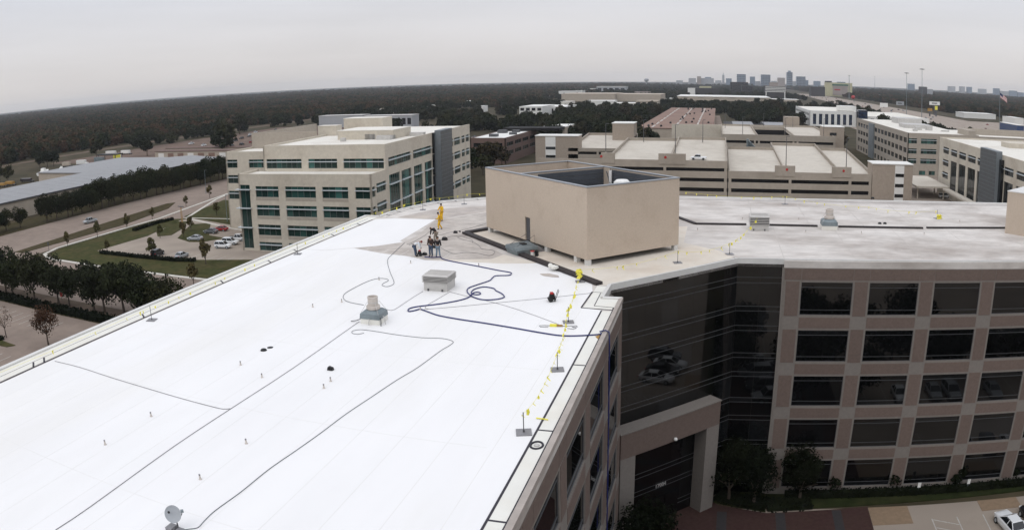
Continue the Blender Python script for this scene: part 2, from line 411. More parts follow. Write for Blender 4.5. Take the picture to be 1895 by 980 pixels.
kerb([(-100, 161), (-130, 170), (-157, 180.5), (-172, 216), (-178, 238)], w=1.0)
kerb([(-112, 182), (-140, 183), (-158, 181)], w=0.8)
grass('hedge_bed', rect(-150, -40, 87.0, 89.4), 'median_grass')
grass('verge_lawn', rect(-172, -40, 89.4, 95.2), 'dirt', 0.05)
grass('warehouse_verge', [(-224, 90), (-206, 90), (-206, 150), (-211, 300), (-224, 300)], 'median_grass', 0.06)
grass('island_lawn', [(-128, 66), (-108, 68.5), (-107, 70), (-128, 71)])
# courtyard: planting strip, plaza of brick bands
grass('entrance_lawn', [(6.2, 59.9), (12, 60.4), (20, 60.8), (40, 61.4), (62, 61.8), (62, 62.9), (6.2, 62.9)], 'lawn_painted_shade')
grass('entrance_bed', [(1.2, 61.2), (6.1, 59.6), (6.1, 63.2), (2.0, 63.2)], 'lawn_painted_shade')
grass('entrance_bed', [(-6.0, 48), (-3.2, 49), (-2.6, 54), (-5.2, 55.6), (-6.0, 53)], 'lawn_painted_shade')
PLZ = road('plaza_pavement', [(-7.6, 53.9), (-6.2, 52.0), (-6.1, 30), (16.0, 30), (16.0, 60.4), (6.2, 59.5), (1.6, 60.8), (0.6, 62.0)], 'brick_red', 0.02)
for i, (x0, x1, y0, y1) in enumerate([(1.6, 2.5, 30, 59.6), (7.0, 7.9, 30, 59.5), (12.4, 13.3, 30, 59.9), (-5.8, 16, 53.4, 54.2), (-5.8, 16, 44, 44.8)]):
    MB().box(x0, x1, y0, y1, 0.015, 0.026 + 0.003 * (i > 2)).build('paver_band', MT['brick_dark'], PLZ)
for x0, x1, y0, y1 in [(16.02, 20.0, 57.0, 60.2), (27.5, 32.0, 58.2, 60.2), (16.02, 20.0, 44, 47)]:
    MB().box(x0, x1, y0, y1, 0.002, 0.03).build('paver_square', MT['paver_tan'], PLZ)
# painted bay lines of the courtyard lot (hatched bay first)
def pline(a, b, w=0.12, z=0.010, name='painted_line', parent=None):
    d = Vector((b[0] - a[0], b[1] - a[1], 0)); n = Vector((-d.y, d.x, 0)).normalized() * w / 2
    o = MB().face([(a[0] - n.x, a[1] - n.y, z), (b[0] - n.x, b[1] - n.y, z), (b[0] + n.x, b[1] + n.y, z), (a[0] + n.x, a[1] + n.y, z)]).build(name, MT['paint_worn'], parent)
    if parent is None: o['kind'] = 'structure'
    return o
CY = bpy.data.objects['courtyard_pavement']
pline((22.0, 57.6), (22.0, 50.5), parent=CY); pline((24.6, 57.6), (24.6, 50.5), parent=CY)
for k in range(5): pline((22.1, 57.4 - k * 1.4), (24.5, 56.2 - k * 1.4), parent=CY)
for k in range(14): pline((27.4 + 2.7 * k, 57.6), (27.4 + 2.7 * k, 52.4), parent=CY)
for k in range(16): pline((20 + 2.7 * k, 45.0), (20 + 2.7 * k, 34.4), parent=CY)
for k in range(22): pline((-3 + 2.7 * k, 24.0), (-3 + 2.7 * k, 13.4), parent=CY)
# lane and bay lines west
AV = bpy.data.objects['avenue_road']
LOTW = bpy.data.objects['parking_lot_pavement']
for k in range(16): pline((-150 + 2.75 * k, 84), (-150 + 2.75 * k, 78.5), 0.14, 0.012, parent=LOTW)
for k in range(20): pline((-150 + 2.75 * k, 66), (-150 + 2.75 * k, 55), 0.14, 0.012, parent=LOTW)
OL = bpy.data.objects['office_lot_pavement']
for k in range(9): pline((-126 + 2.7 * k, 135.5), (-126 + 2.7 * k, 140.0), 0.14, 0.026, parent=OL)
for k in range(7): pline((-122, 146 + 2.7 * k), (-116, 146 + 2.7 * k), 0.14, 0.026, parent=OL)
HW = bpy.data.objects['highway_road']
for k in range(4):
    for j in range(36):
        v0 = 430 + j * 42
        uu = lambda v: (222 + 10 * (v - 900) / 600 if v > 900 else 205 + 17 * (v - 420) / 480) + 16 + 19 * k
        pline((uu(v0), v0), (uu(v0 + 14), v0 + 14), 0.5, 0.03, 'lane_dash', HW)

# ------------------------------------------------------------------ the main building
ZR = 23.0
MAIN = thing('office_building', 'large L-shaped office building with white roof, brown granite facade and dark glass corner', 'building')
ROOFP = [(-39.4, -6), (-6.35, -6), (-6.35, 50.4), (-7.7, 50.4), (-7.65, 53.75), (1.95, 63.35), (6.0, 63.35), (6.0, 63.1), (66, 63.1), (66, 97.3),
         (-19.5, 97.3), (-24.5, 95.9), (-29.36, 92.9), (-31.7, 91.1), (-34.0, 89.2), (-35.3, 87.3), (-36.2, 85.2), (-37.0, 82.6), (-37.5, 80.0), (-37.6, 77.7), (-39.4, 77.7)]
ROOF = MB().prism(ROOFP, ZR - 0.6, ZR).build('roof', MT['membrane'], MAIN)
inset = 0.55
core = [(-39.0, -5.6), (-6.95, -5.6), (-6.95, 50.0), (-8.2, 50.0), (-8.2, 54.2), (1.5, 63.9), (6.3, 63.9), (65.6, 63.9), (65.6, 96.9), (-19.5, 96.9), (-29.2, 92.5), (-36.5, 82.6), (-37.2, 77.3), (-39.0, 77.3)]
MB().prism(core, 0.0, ZR - 0.62, cap=False).build('wall_core', MT['granite'], MAIN)

HEADS = [21.15 - 4.35 * k for k in range(5)]
WH = 2.95
def facade(x0, y0, rz, bays, lead, pitch, win, tail):
    """granite grid wall; local x runs along the wall, -y is outside"""
    L = lead + bays * pitch - (pitch - win) + tail
    M0 = Matrix.Translation((x0, y0, 0)) @ Matrix.Rotation(rz, 4, 'Z')
    w = MB(); T = 0.5
    xs = [0.0]
    for b in range(bays): xs += [lead + b * pitch, lead + b * pitch + win]
    xs.append(L)
    for i in range(0, len(xs), 2): w.box(xs[i], xs[i + 1], 0, T, 0, ZR - 0.62)
    for b in range(bays):
        a, c = lead + b * pitch, lead + b * pitch + win
        zt = ZR - 0.62
        for h in HEADS + [-9]:
            if h < 0: w.box(a, c, 0, T, 0.0, HEADS[-1] - WH); break
            w.box(a, c, 0, T, h, zt); zt = h - WH
    w.build('wall', MT['granite_grey'], MAIN).matrix_local = M0
    pw = pitch - win
    pier = MB().box(0, pw - 0.34, -0.025, 0.02, 0, WH + 0.16).mesh('panel', MT['granite'])
    spand = MB().box(0, win, -0.025, 0.02, 0, 0.98).mesh('panel', MT['granite'])
    topa = MB().box(0, win, -0.025, 0.02, 0, 0.98).mesh('panel', MT['granite'])
    topb = MB().box(0, pw - 0.08, -0.025, 0.02, 0, 0.98).mesh('panel', MT['granite'])
    fr = MB()
    for z in (0.0, 0.42, WH - 0.5, WH - 0.06): fr.box(0, win, 0.07, 0.125, z + .012, z + 0.045)
    for x in (0.0, win - 0.05): fr.box(x, x + 0.05, 0.07, 0.13, 0, WH)
    frm = fr.mesh('window', MT['frame_grey'])
    panes = [MB().box(0.05, win - 0.05, 0.115, 0.14, a, b).mesh('pane', MT['glass']) for a, b in ((0.055, 0.42), (0.475, WH - 0.5), (WH - 0.445, WH - 0.06))]
    for b in range(bays + 1):
        px = lead + b * pitch - pw + 0.17
        if b == 0: px = max(0.12, lead - pw + 0.17)
        if px + pw - 0.34 > L - 0.05: px = L - pw + 0.2
        for h in HEADS:
            ob('panel', pier, MAIN, M=M0 @ Matrix.Translation((px, 0, h - WH - 0.08)))
        ob('panel', topb, MAIN, M=M0 @ Matrix.Translation((px - 0.13, 0, 21.36)))
    for b in range(bays):
        a = lead + b * pitch
        ob('panel', topa, MAIN, M=M0 @ Matrix.Translation((a, 0, 21.36)))
        for h in HEADS:
            if h > 4: ob('panel', spand, MAIN, M=M0 @ Matrix.Translation((a, 0, h - WH - 1.19)))
            wn = ob('window', frm, MAIN, M=M0 @ Matrix.Translation((a, 0, h - WH)))
            for p in panes: ob('pane', p, wn)
facade(6.0, 63.1, 0.0, 9, 1.6, 6.2, 4.65, 1.6)
facade(-6.35, 17.7 - 6.5 * 3 - 1.65, math.pi / 2, 8, 1.65, 6.52, 4.85, 1.65)
# glass corner: butt-jointed bands between pairs of bright mullions
G0, G1, G2 = Vector((-7.65, 53.75, 0)), Vector((1.95, 63.35, 0)), Vector((6.0, 63.35, 0))
bands = [22.95, 21.45, 20.95, 18.85, 18.42, 17.08, 16.62, 14.52, 14.08, 12.72, 12.27, 10.17, 9.72, 8.37, 7.92, 5.82, 5.38, 4.02, 3.57, 1.47, 1.02, 0.02]
for A, B in ((G0, G1), (G1, G2)):
    d = (B - A).normalized(); n = Vector((d.y, -d.x, 0))
    nseg = max(1, round((B - A).length / 1.7)); lw = (B - A).length / nseg
    M0 = Matrix((( d.x, -n.x, 0, A.x), (d.y, -n.y, 0, A.y), (0, 0, 1, 0), (0, 0, 0, 1)))
    w = ob('curtain_wall', None, MAIN, M=M0)
    mu = MB().box(0, (B - A).length, -0.03, 0.06, -0.017, 0.017).mesh('mullion', MT['frame_grey'])
    for z in bands[1:-1]: ob('mullion', mu, w, (0, 0, z))
    for i in range(len(bands) - 1):
        p = MB().box(0.004, lw - 0.004, 0.0, 0.03, bands[i + 1] + 0.03 * (i < len(bands) - 2), bands[i] - 0.03 * (i > 0)).mesh('pane', MT['glass'])
        for k in range(nseg): ob('pane', p, w, M=Matrix.Translation((k * lw, 0, 0)))
MB().box(5.85, 6.0, 63.0, 63.4, 0, ZR - 0.62).build('end_fin', MT['granite_grey'], MAIN)
MB().prism([(-7.72, 50.35), (-6.4, 50.35), (-6.4, 49.9), (-7.72, 49.9)], 0, ZR - 0.62).build('end_wall', MT['granite_grey'], MAIN)
MB().box(-7.9, -7.6, 50.36, 53.8, 0, ZR - 0.62).build('end_return_wall', MT['granite_grey'], MAIN)
# roof edge copings, one length per side
cop = [(-39.4, -6), (-6.35, -6), (-6.35, 50.4), (-7.7, 50.4), (-7.65, 53.75), (1.95, 63.35), (6.0, 63.35), (66, 63.1), (66, 97.3)] + ROOFP[10:]
for i in range(len(cop)):
    a, b = Vector((*cop[i], 0)), Vector((*cop[(i + 1) % len(cop)], 0))
    d = (b - a).normalized(); n = Vector((-d.y, d.x, 0)); drop = 0.06 if i == 7 else 0.16 if i == 1 else 0.35
    q = MB().hexa([a - n * 0.06 + Vector((0, 0, z)) if k in (0,) else p for k, p in enumerate(())] or
                  [*(a + n * s + Vector((0, 0, ZR - drop)) for s in (-0.07,)), b - n * 0.07 + Vector((0, 0, ZR - drop)), b + n * 0.22 + Vector((0, 0, ZR - drop)), a + n * 0.22 + Vector((0, 0, ZR - drop)),
                   a - n * 0.07 + Vector((0, 0, ZR + 0.13)), b - n * 0.07 + Vector((0, 0, ZR + 0.13)), b + n * 0.22 + Vector((0, 0, ZR + 0.10)), a + n * 0.22 + Vector((0, 0, ZR + 0.10))])
    q.build('coping', MT['coping_tan' if i in (0, 1) else 'coping'], ROOF)
# entrance portal
pd = 1.5; d = Vector((0.7071, 0.7071, 0)); n = Vector((0.7071, -0.7071, 0)); P0 = G0 + d * 0.05
MP = Matrix(((d.x, -n.x, 0, P0.x), (d.y, -n.y, 0, P0.y), (0, 0, 1, 0), (0, 0, 0, 1)))
PORT = MB().box(0, 10.85, -pd, -0.07, 8.85, 11.1).build('portal', MT['granite'], MAIN); PORT.matrix_local = MP
MB().box(0, 1.5, -pd, -0.07, 0, 8.85).build('portal_leg', MT['granite_grey'], PORT)
MB().box(9.35, 10.85, -pd, -0.07, 0, 8.85).build('portal_leg', MT['granite_grey'], PORT)
MB().box(-0.06, 10.91, -pd - 0.06, -0.07, 11.1, 11.2).build('portal_cap', MT['granite_grey'], PORT)
MB().lathe([(0.02, 0), (0.14, 0.05), (0.17, 0.16), (0.12, 0.28), (0.02, 0.3)], 12, (5.6, -pd - 0.16, 8.95)).build('globe_lamp', MT['paint_white'], PORT, True)
MB().box(-0.35, 0.0, -0.3, 0.1, 0, ZR - 0.7).build('corner_pier', MT['granite_grey'], PORT)
for x in (4.6, 6.2): MB().box(x, x + 1.5, -0.12, -0.07, 0.05, 2.6).build('door', MT['glass'], PORT)
# address lettering over the doors
fc = bpy.data.curves.new('address_letters', 'FONT'); fc.body = '17004'; fc.size = 0.5; fc.extrude = 0.03; fc.materials.append(MT['galv_light'])
_fo = bpy.data.objects.new('address_letters', fc); COL.objects.link(_fo); bpy.context.view_layer.update()
_me = bpy.data.meshes.new_from_object(_fo.evaluated_get(bpy.context.evaluated_depsgraph_get())); bpy.data.objects.remove(_fo)
ob('address_number', _me, PORT, M=Matrix.Translation((4.9, -0.16, 3.75)) @ Matrix.Rotation(math.pi / 2, 4, 'X'))
# ------------------------------------------------------------------ roof coverings (flat sheets a few millimetres thick)
M_('seam_grey', (0.47, 0.435, 0.40), var=0.2, scale=0.6, rough=0.9)
def rsheet(name, pts, m, z, label=None):
    o = MB().prism(ccw([(p[0], p[1]) for p in pts]), ZR - 0.01, ZR + z).build(name, MT[m], ROOF)
    if label: o['label'] = label
    return o
Lw = lambda *ps: [rf(x, y) for x, y in ps]
low = Lw((600, 463), (655, 459), (711, 469), (749, 473), (770, 477), (786, 481), (930, 487.5), (998, 486.5), (1096, 525))
rsheet('white_coating', [(-37.3, -5.9), (-7.35, -5.9), (-7.35, 47.6), (-8.75, 47.9), (-8.7, 51.9)] + low[::-1] + [(-37.3, low[0][1])], 'coating', 0.006, 'bright freshly coated white field of the roof')
up_ = Lw((728, 404), (806, 406), (740, 445.5), (746, 447.5), (700, 454.5), (652, 458.6), (600, 462.6))
rsheet('white_coating', [(-37.3, low[0][1] + 0.05), (-37.3, 76.2), (-35.6, 76.8)] + up_, 'coating', 0.006, 'white coated field narrowing towards the far corner')
rsheet('dirty_patch', Lw((653, 459.4), (746, 448), (770, 437), (806, 407), (905, 392), (905, 424), (862, 432), (930, 470), (910, 478), (840, 479.5), (786, 480.6), (770, 476.6), (749, 472.6), (711, 468.6)), 'dirty', 0.005, 'dirty brown unwashed wedge of the roof')
rsheet('dirty_patch', Lw((735, 402), (800, 388), (850, 384), (905, 381), (905, 391), (806, 406)), 'stain', 0.005)
rsheet('cream_strip', [(-8.45, 53.7), (-7.7, 53.9), (1.9, 63.45), (0.2, 66.6), (-3.0, 69.5), (-3.0, 77.5), (-22.6, 73.2), (-24.2, 70.6)], 'cream', 0.004)
rsheet('cream_strip', Lw((930, 488), (786, 481.4), (840, 480), (910, 478.6), (932, 470.5), (998, 486)), 'cream', 0.0045)
rsheet('edge_strip', [(-7.3, -5.9), (-6.6, -5.9), (-6.6, 47.4), (-7.3, 47.4)], 'coating_edge', 0.012)
rsheet('edge_strip', [(-8.66, 47.95), (-6.6, 47.75), (-6.6, 50.2), (-7.85, 50.2), (-7.85, 53.5), (-8.6, 53.5)], 'coating_edge', 0.012)
rsheet('edge_strip', [(-39.15, -5.9), (-37.6, -5.9), (-37.6, 77.2), (-39.15, 77.2)], 'coating_edge', 0.012)
for k in range(14): rsheet('membrane_seam', rect(-35.4 + 2.05 * k, -35.365 + 2.05 * k, -5, 62 if k < 7 else 54.5 if k < 10 else 51), 'coating_seam', 0.008)
for k in range(5): rsheet('membrane_seam', rect(-37.2, -9, 8.6 + 9.3 * k, 8.63 + 9.3 * k), 'coating_seam', 0.0085)
for k in range(9): rsheet('membrane_seam', rect(6 + 6.5 * k, 6.05 + 6.5 * k, 63.6, 78.2), 'seam_grey', 0.006)
for k in range(9): rsheet('membrane_seam', rect(4 + 6.1 * k, 4.08 + 6.1 * k, 79.6, 96.8), 'seam_grey', 0.006)
def strip(a, b, w, m='line_black', z=0.02, name='black_strip', h=None):
    o = MB().bar((a[0], a[1], ZR + 0.005), (b[0], b[1], ZR + 0.005), w, h or z).build(name, MT[m], ROOF); return o
# edge strips: thick inner line, thin outer line, cross pieces
strip((-7.35, -5.5), (-7.35, 47.5), 0.10); strip((-6.64, -5.5), (-6.64, 47.6), 0.05)
for v in (5.2, 13.4, 21.67, 29.35, 37.5): strip((-7.30, v), (-6.67, v), 0.10)
strip((-8.79, 47.9), (-6.64, 47.7), 0.10); strip((-8.0, 48.45), (-6.67, 48.25), 0.06); strip((-8.79, 47.95), (-8.7, 51.85), 0.10); strip((-8.0, 48.5), (-8.05, 51.6), 0.05); strip((-8.7, 51.8), (-7.8, 51.75), 0.05); strip((-6.64, 47.75), (-6.66, 48.25), 0.08)
strip((-37.4, -5.5), (-37.5, 62), 0.11); strip((-37.5, 62.05), (-37.55, 75.8), 0.08); strip((-38.25, -5.5), (-38.3, 76), 0.035, 'line_grey')
for v in (3, 14, 25.6, 26.6, 36.9, 47.0, 54.4, 59.0, 66.5, 72.5): strip((-38.2, v + 0.6), (-37.45, v), 0.13)
arc = [Vector((*p, 0)) for p in ROOFP[11:20]]
for a, b in zip(arc, arc[1:]):
    c = (a + b) / 2; n = Vector((-(b - a).y, (b - a).x, 0)).normalized()
    strip(a + n * 0.9, b + n * 0.9, 0.06, 'line_grey'); strip(c + n * 0.3, c + n * 0.95, 0.12)
strip((-19, 96.2), (64, 96.2), 0.06, 'line_grey'); strip((-19, 95.4), (64, 95.4), 0.05, 'line_grey')
strip((-7.2, 54.6), (1.7, 63.85), 0.05, 'line_grey'); strip((2.2, 63.9), (64, 63.75), 0.05, 'line_grey')
# raised black curb beside the penthouse and the long black line across the far wing
for a, b in (((-24.64, 70.4), (-8.5, 53.8)), ((-24.5, 70.5), (-22.7, 73.1))): strip(a, b, 0.62, 'black_curb', name='black_curb', h=0.22)
dl = [(-4.3, 82.4), (-2.2, 78.75), (3.2, 79.0), None, (5.6, 79.0), (10.9, 78.9), None, (13.2, 78.8), (22.9, 78.7), None, (23.4, 78.9), (33.8, 79.4)]
for a, b in zip(dl, dl[1:]):
    if a and b: strip(a, b, 0.38, 'black_curb', name='black_curb', h=0.16)
ring = MB(); rp = [(-7.02 + 0.26 * math.cos(t * math.pi / 12), 27.85 + 0.34 * math.sin(t * math.pi / 12), ZR + 0.03) for t in range(25)]
ring.tube(rp, 0.05, 6, cap=False).build('drain_ring', MT['line_black'], ROOF)
MB().lathe([(0.12, 0), (0.12, 0.05), (0.05, 0.09), (0.02, 0.1)], 10, (-7.02, 27.85, ZR + 0.01)).build('roof_drain', MT['galv_light'], ROOF)
rsheet('rust_stain', Lw((1101, 622), (1118, 617), (1115, 628), (1106, 627)), 'rust', 0.014)

# ------------------------------------------------------------------ penthouses
def oline(px, py, P, ang):
    d = ray(px, py); dx, dy = math.cos(math.radians(ang)), math.sin(math.radians(ang)); nx, ny = -dy, dx
    t = (P[0] * nx + P[1] * ny) / (d.x * nx + d.y * ny)
    return (d.x * t - P[0]) * dx + (d.y * t - P[1]) * dy, CAM_Z + d.z * t
PF = (-10.38, 59.36)
PH1 = thing('rooftop_penthouse', 'big beige stucco penthouse screen standing on short posts, open to the sky', 'penthouse', (PF[0], PF[1], ZR), math.radians(45))
a_, b_, zb, zt, T = 9.95, 17.5, 0.5, 6.42, 0.22      # local x = right face, local y = left face
def pwall(x0, x1, y0, y1, name='wall', m='stucco', z0=zb, z1=zt): return MB().box(x0, x1, y0, y1, z0, z1).build(name, MT[m], PH1)
pwall(0, a_, 0, T)
dy0, dy1, dz0, dz1 = 8.95, 9.85, 0.55, 2.65
w = MB().box(0, T, T, dy0, zb, zt).box(0, T, dy1, b_, zb, zt).box(0, T, dy0, dy1, dz1, zt); w.build('wall', MT['stucco'], PH1)
MB().box(0.12, 0.17, dy0, dy1, dz0, dz1).build('door', MT['steel_dark'], PH1)
pwall(a_ - T, a_, T, b_); pwall(T, a_ - T, b_ - T, b_)
PY = 10.9
pwall(T, a_ - T, PY, PY + T, 'partition', 'stucco')
for nm, bx in (('louver_lining', (2.1, a_ - T, PY - 0.06, PY - 0.005)), ('louver_lining', (a_ - T - 0.06, a_ - T - 0.005, T, PY - 1.1)), ('louver_lining', (T + 0.01, T + 0.06, T, PY)), ('louver_lining', (T, a_ - T, T + 0.01, T + 0.06))):
    o = MB(); x0, x1, y0, y1 = bx
    for k in range(12): o.box(x0, x1, y0, y1, zb + 0.1 + k * 0.475, zb + 0.1 + k * 0.475 + 0.45)
    q = o.build(nm, MT['louver'], PH1); q['kind'] = 'stuff'
pwall(T, a_ - T, T, b_ - T, 'deck', 'louver', zb, zb + 0.1)
def cap(x0, x1, y0, y1): MB().box(x0, x1, y0, y1, zt, zt + 0.09).build('metal_cap', MT['stucco_trim'], PH1)
cap(-0.04, a_ + 0.04, -0.04, T + 0.05); cap(-0.04, T + 0.05, T + 0.051, b_ + 0.04); cap(a_ - T - 0.05, a_ + 0.04, T + 0.051, b_ + 0.04); cap(T + 0.051, a_ - T - 0.051, b_ - T - 0.05, b_ + 0.04); cap(T + 0.051, a_ - T - 0.051, PY - 0.05, PY + T + 0.05)
for x, y in ((0.05, 0.05), (0.05, 1.6), (a_ - 0.45, 0.05), (a_ - 0.45, 8), (a_ - 0.45, b_ - 0.6), (0.05, b_ - 0.6), (0.05, 6.2), (4.8, 0.05 + 4)):
    MB().box(x, x + 0.4, y, y + 0.4, 0.0, zb).build('post', MT['coping'], PH1)
MB().lathe([(0.05, 0), (0.66, 0.02), (0.72, 0.95), (0.5, 1.15), (0.05, 1.2)], 18, (5.4, 2.4, zb + 4.75)).build('white_tank', MT['paint_white'], PH1, True)
MB().box(4.7, 6.1, 1.7, 3.1, zb + 0.1, zb + 4.75).build('tank_stand', MT['steel_dark'], PH1)
MB().tube([(a_ - 0.55, PY - 1.5, zb + 0.1), (a_ - 0.55, PY - 1.5, zt - 0.15)], 0.16, 10).build('pipe', MT['galv_light'], PH1, True)
MB().tube([(9.3, PY - 1.0, zt - 0.3), (9.3, PY - 3.4, zb + 1.0)], 0.06, 6).build('brace', MT['steel_dark'], PH1)
MB().box(a_ - T - 0.08, a_ - T - 0.01, PY - 1.1, PY, zb, zt - 0.02).build('corner_panel', MT['stucco'], PH1)

PH2 = thing('rooftop_penthouse', 'beige stucco penthouse cut off by the right edge above the far wing', 'penthouse', (32.4, 76.75, ZR), math.radians(-45))
MB().box(0, 16, 0, 13, 0.0, 4.5).build('wall', MT['stucco'], PH2)
MB().box(-0.05, 16.05, -0.05, 13.05, 4.5, 4.6).build('metal_cap', MT['coping'], PH2)

# ------------------------------------------------------------------ rooftop machines
def louver_box(label, x, y, w, d, h, hb, rz=0.0):
    t = thing('louvered_vent', label, 'vent', (x, y, ZR), rz, 'louvered roof vents')
    MB().box(0.06, w - 0.06, 0.06, d - 0.06, 0, hb).build('curb', MT['galv_light'], t)
    MB().box(0.05, w - 0.05, 0.05, d - 0.05, hb, h - 0.08).build('core', MT['steel_dark'], t)
    n = 5; st = (h - hb - 0.1) / n
    for k in range(n):
        z = hb + k * st
        MB().box(-0.04, w + 0.04, -0.04, d + 0.04, z + st * 0.42, z + st * 0.72).build('louver_blade', MT['louver_grey'], t)
    tp = MB().hexa([(-0.03, -0.03, h - 0.1), (w + 0.03, -0.03, h - 0.1), (w + 0.03, d + 0.03, h - 0.1), (-0.03, d + 0.03, h - 0.1), (0.08, 0.2, h), (w - 0.08, 0.2, h), (w - 0.08, d - 0.2, h), (0.08, d - 0.2, h)])
    tp.build('lid', MT['louver_grey'], t)
    for k in range(4): MB().box(0.1, w - 0.1, 0.25 + k * (d - 0.5) / 4, 0.25 + k * (d - 0.5) / 4 + 0.1, h + 0.002, h + 0.05).build('lid_rib', MT['louver_grey'], t)
    for x0 in (0.35, w - 0.5): MB().box(x0, x0 + 0.12, 0.0, 0.05, 0.0, 0.18).build('clip', MT['steel_dark'], t)
    return t
louver_box('grey louvered box vent beside the coiled blue hose', -20.85, 49.75, 1.95, 1.85, 1.22, 0.62)
louver_box('grey louvered box vent on the far wing, nearest the penthouse', 3.45, 76.0, 2.0, 2.1, 1.5, 0.55)
def fan(label, x, y, s=1.0):
    t = thing('exhaust_fan', label, 'fan', (x, y, ZR), 0.0, 'roof exhaust fans'); q = 0.64 * s
    MB().box(-q * 1.05, q * 1.05, -q * 1.05, q * 1.05, 0, 0.34 * s).build('curb', MT['coating_edge'], t)
    m = MB().hexa([(-q * 1.1, -q * 1.1, 0.35 * s), (q * 1.1, -q * 1.1, 0.35 * s), (q * 1.1, q * 1.1, 0.35 * s), (-q * 1.1, q * 1.1, 0.35 * s), (-q * 1.05, -q * 1.05, 0.68 * s), (q * 1.05, -q * 1.05, 0.68 * s), (q * 1.05, q * 1.05, 0.68 * s), (-q * 1.05, q * 1.05, 0.68 * s)])
    m.hexa([(-q * 1.05, -q * 1.05, 0.68 * s), (q * 1.05, -q * 1.05, 0.68 * s), (q * 1.05, q * 1.05, 0.68 * s), (-q * 1.05, q * 1.05, 0.68 * s), (-q * 0.7, -q * 0.7, 0.86 * s), (q * 0.7, -q * 0.7, 0.86 * s), (q * 0.7, q * 0.7, 0.86 * s), (-q * 0.7, q * 0.7, 0.86 * s)])
    m.build('housing', MT['galv'], t)
    MB().lathe([(0.40 * s, 0.86 * s), (0.46 * s, 0.9 * s), (0.46 * s, 1.08 * s), (0.40 * s, 1.12 * s)], 20).build('collar', MT['pipe_tan'], t, False)
    MB().lathe([(0.34 * s, 1.12 * s), (0.34 * s, 1.62 * s), (0.36 * s, 1.63 * s), (0.36 * s, 1.68 * s), (0.30 * s, 1.70 * s), (0.28 * s, 1.5 * s)], 20).build('stack', MT['pipe_tan'], t, False)
    MB().lathe([(0.345 * s, 1.30 * s), (0.36 * s, 1.31 * s), (0.36 * s, 1.34 * s), (0.345 * s, 1.35 * s)], 20).build('band', MT['galv_light'], t)
    for sx, sy in ((1, 1), (1, -1), (-1, 1), (-1, -1)):
        MB().tube([(sx * q * 1.0, sy * q * 1.0, 0.68 * s), (sx * 0.3 * s, sy * 0.3 * s, 1.35 * s)], 0.012 * s, 5).build('guy_wire', MT['galv_light'], t)
    return t
f1 = fan('grey roof exhaust fan with round tan stack among loose cables', -21.2, 42.05)
for i, (a, b, c) in enumerate((((0.75, -0.2, 0.5), (0.95, -0.35, 0.4), (1.0, -0.45, 0.02)), ((0.72, -0.5, 0.45), (0.85, -0.75, 0.3), (0.85, -0.8, 0.02)), ((0.0, -0.74, 0.4), (0.0, -0.82, 0.2), (0.0, -0.84, 0.02)), ((-0.72, -0.4, 0.25), (-1.1, -0.5, 0.12), (-1.45, -0.55, 0.06)))):
    MB().tube([a, b, c], 0.03, 6).build('conduit', MT['steel_dark' if i in (1, 3) else 'galv_light'], f1)
fan('grey exhaust fan on the far wing beside the black curb line', 12.0, 77.9, 1.22)

# satellite dish at the bottom edge
M_('dish_grey', (0.33, 0.345, 0.36), rough=0.5, var=0.08)
DS = thing('satellite_dish', 'grey round satellite dish on a ballasted mast at the bottom edge', 'satellite dish', (-17.62, 16.72, ZR))
DS.scale = (.84, .84, .84)
MB().tube([(0, 0, 0), (0, 0, 0.62)], 0.035, 8).build('mast', MT['steel_dark'], DS)
dm = MB(); prof = [(0.02, 0.0), (0.16, 0.01), (0.30, 0.035), (0.40, 0.07), (0.40, 0.08), (0.30, 0.045), (0.16, 0.02), (0.02, 0.01)]
DN = Vector((math.cos(math.radians(-62)) * .84, math.sin(math.radians(-62)) * .84, .55)).normalized(); DR = Vector((.69, .72, 0)); DC = Vector((-.10, .02, .80))
dm.lathe(prof, 28); dm.move(Matrix.Translation(DC) @ DN.to_track_quat('Z', 'Y').to_matrix().to_4x4())
dm.build('reflector', MT['dish_grey'], DS, False)
MB().tube([DC + DR * .2 - Vector((0, 0, .28)), DC + DR * .42 + DN * .16 - Vector((0, 0, .1)), DC + DR * .5 + DN * .24 + Vector((0, 0, .04))], 0.02, 6).build('feed_arm', MT['steel_dark'], DS)
MB().box(-.07, .07, -.06, .06, -.05, .06).move(Matrix.Translation(DC + DR * .5 + DN * .24 + Vector((0, 0, .06))) @ Matrix.Rotation(.8, 4, 'Z')).build('feed_horn', MT['galv'], DS)
MB().lathe([(0.015, 0), (0.06, 0.004), (0.06, 0.012), (0.015, 0.014)], 12).move(Matrix.Translation(DC - DR * .16 + Vector((0, 0, .12)) + DN * .085) @ DN.to_track_quat('Z', 'Y').to_matrix().to_4x4()).build('emblem', MT['black'], DS)
MB().box(-0.45, -0.1, -0.42, 0.05, 0, 0.24).build('ballast_block', MT['steel_plate'], DS)
MB().box(0.08, 0.4, -0.35, 0.0, 0, 0.2).build('ballast_block', MT['steel_plate'], DS)

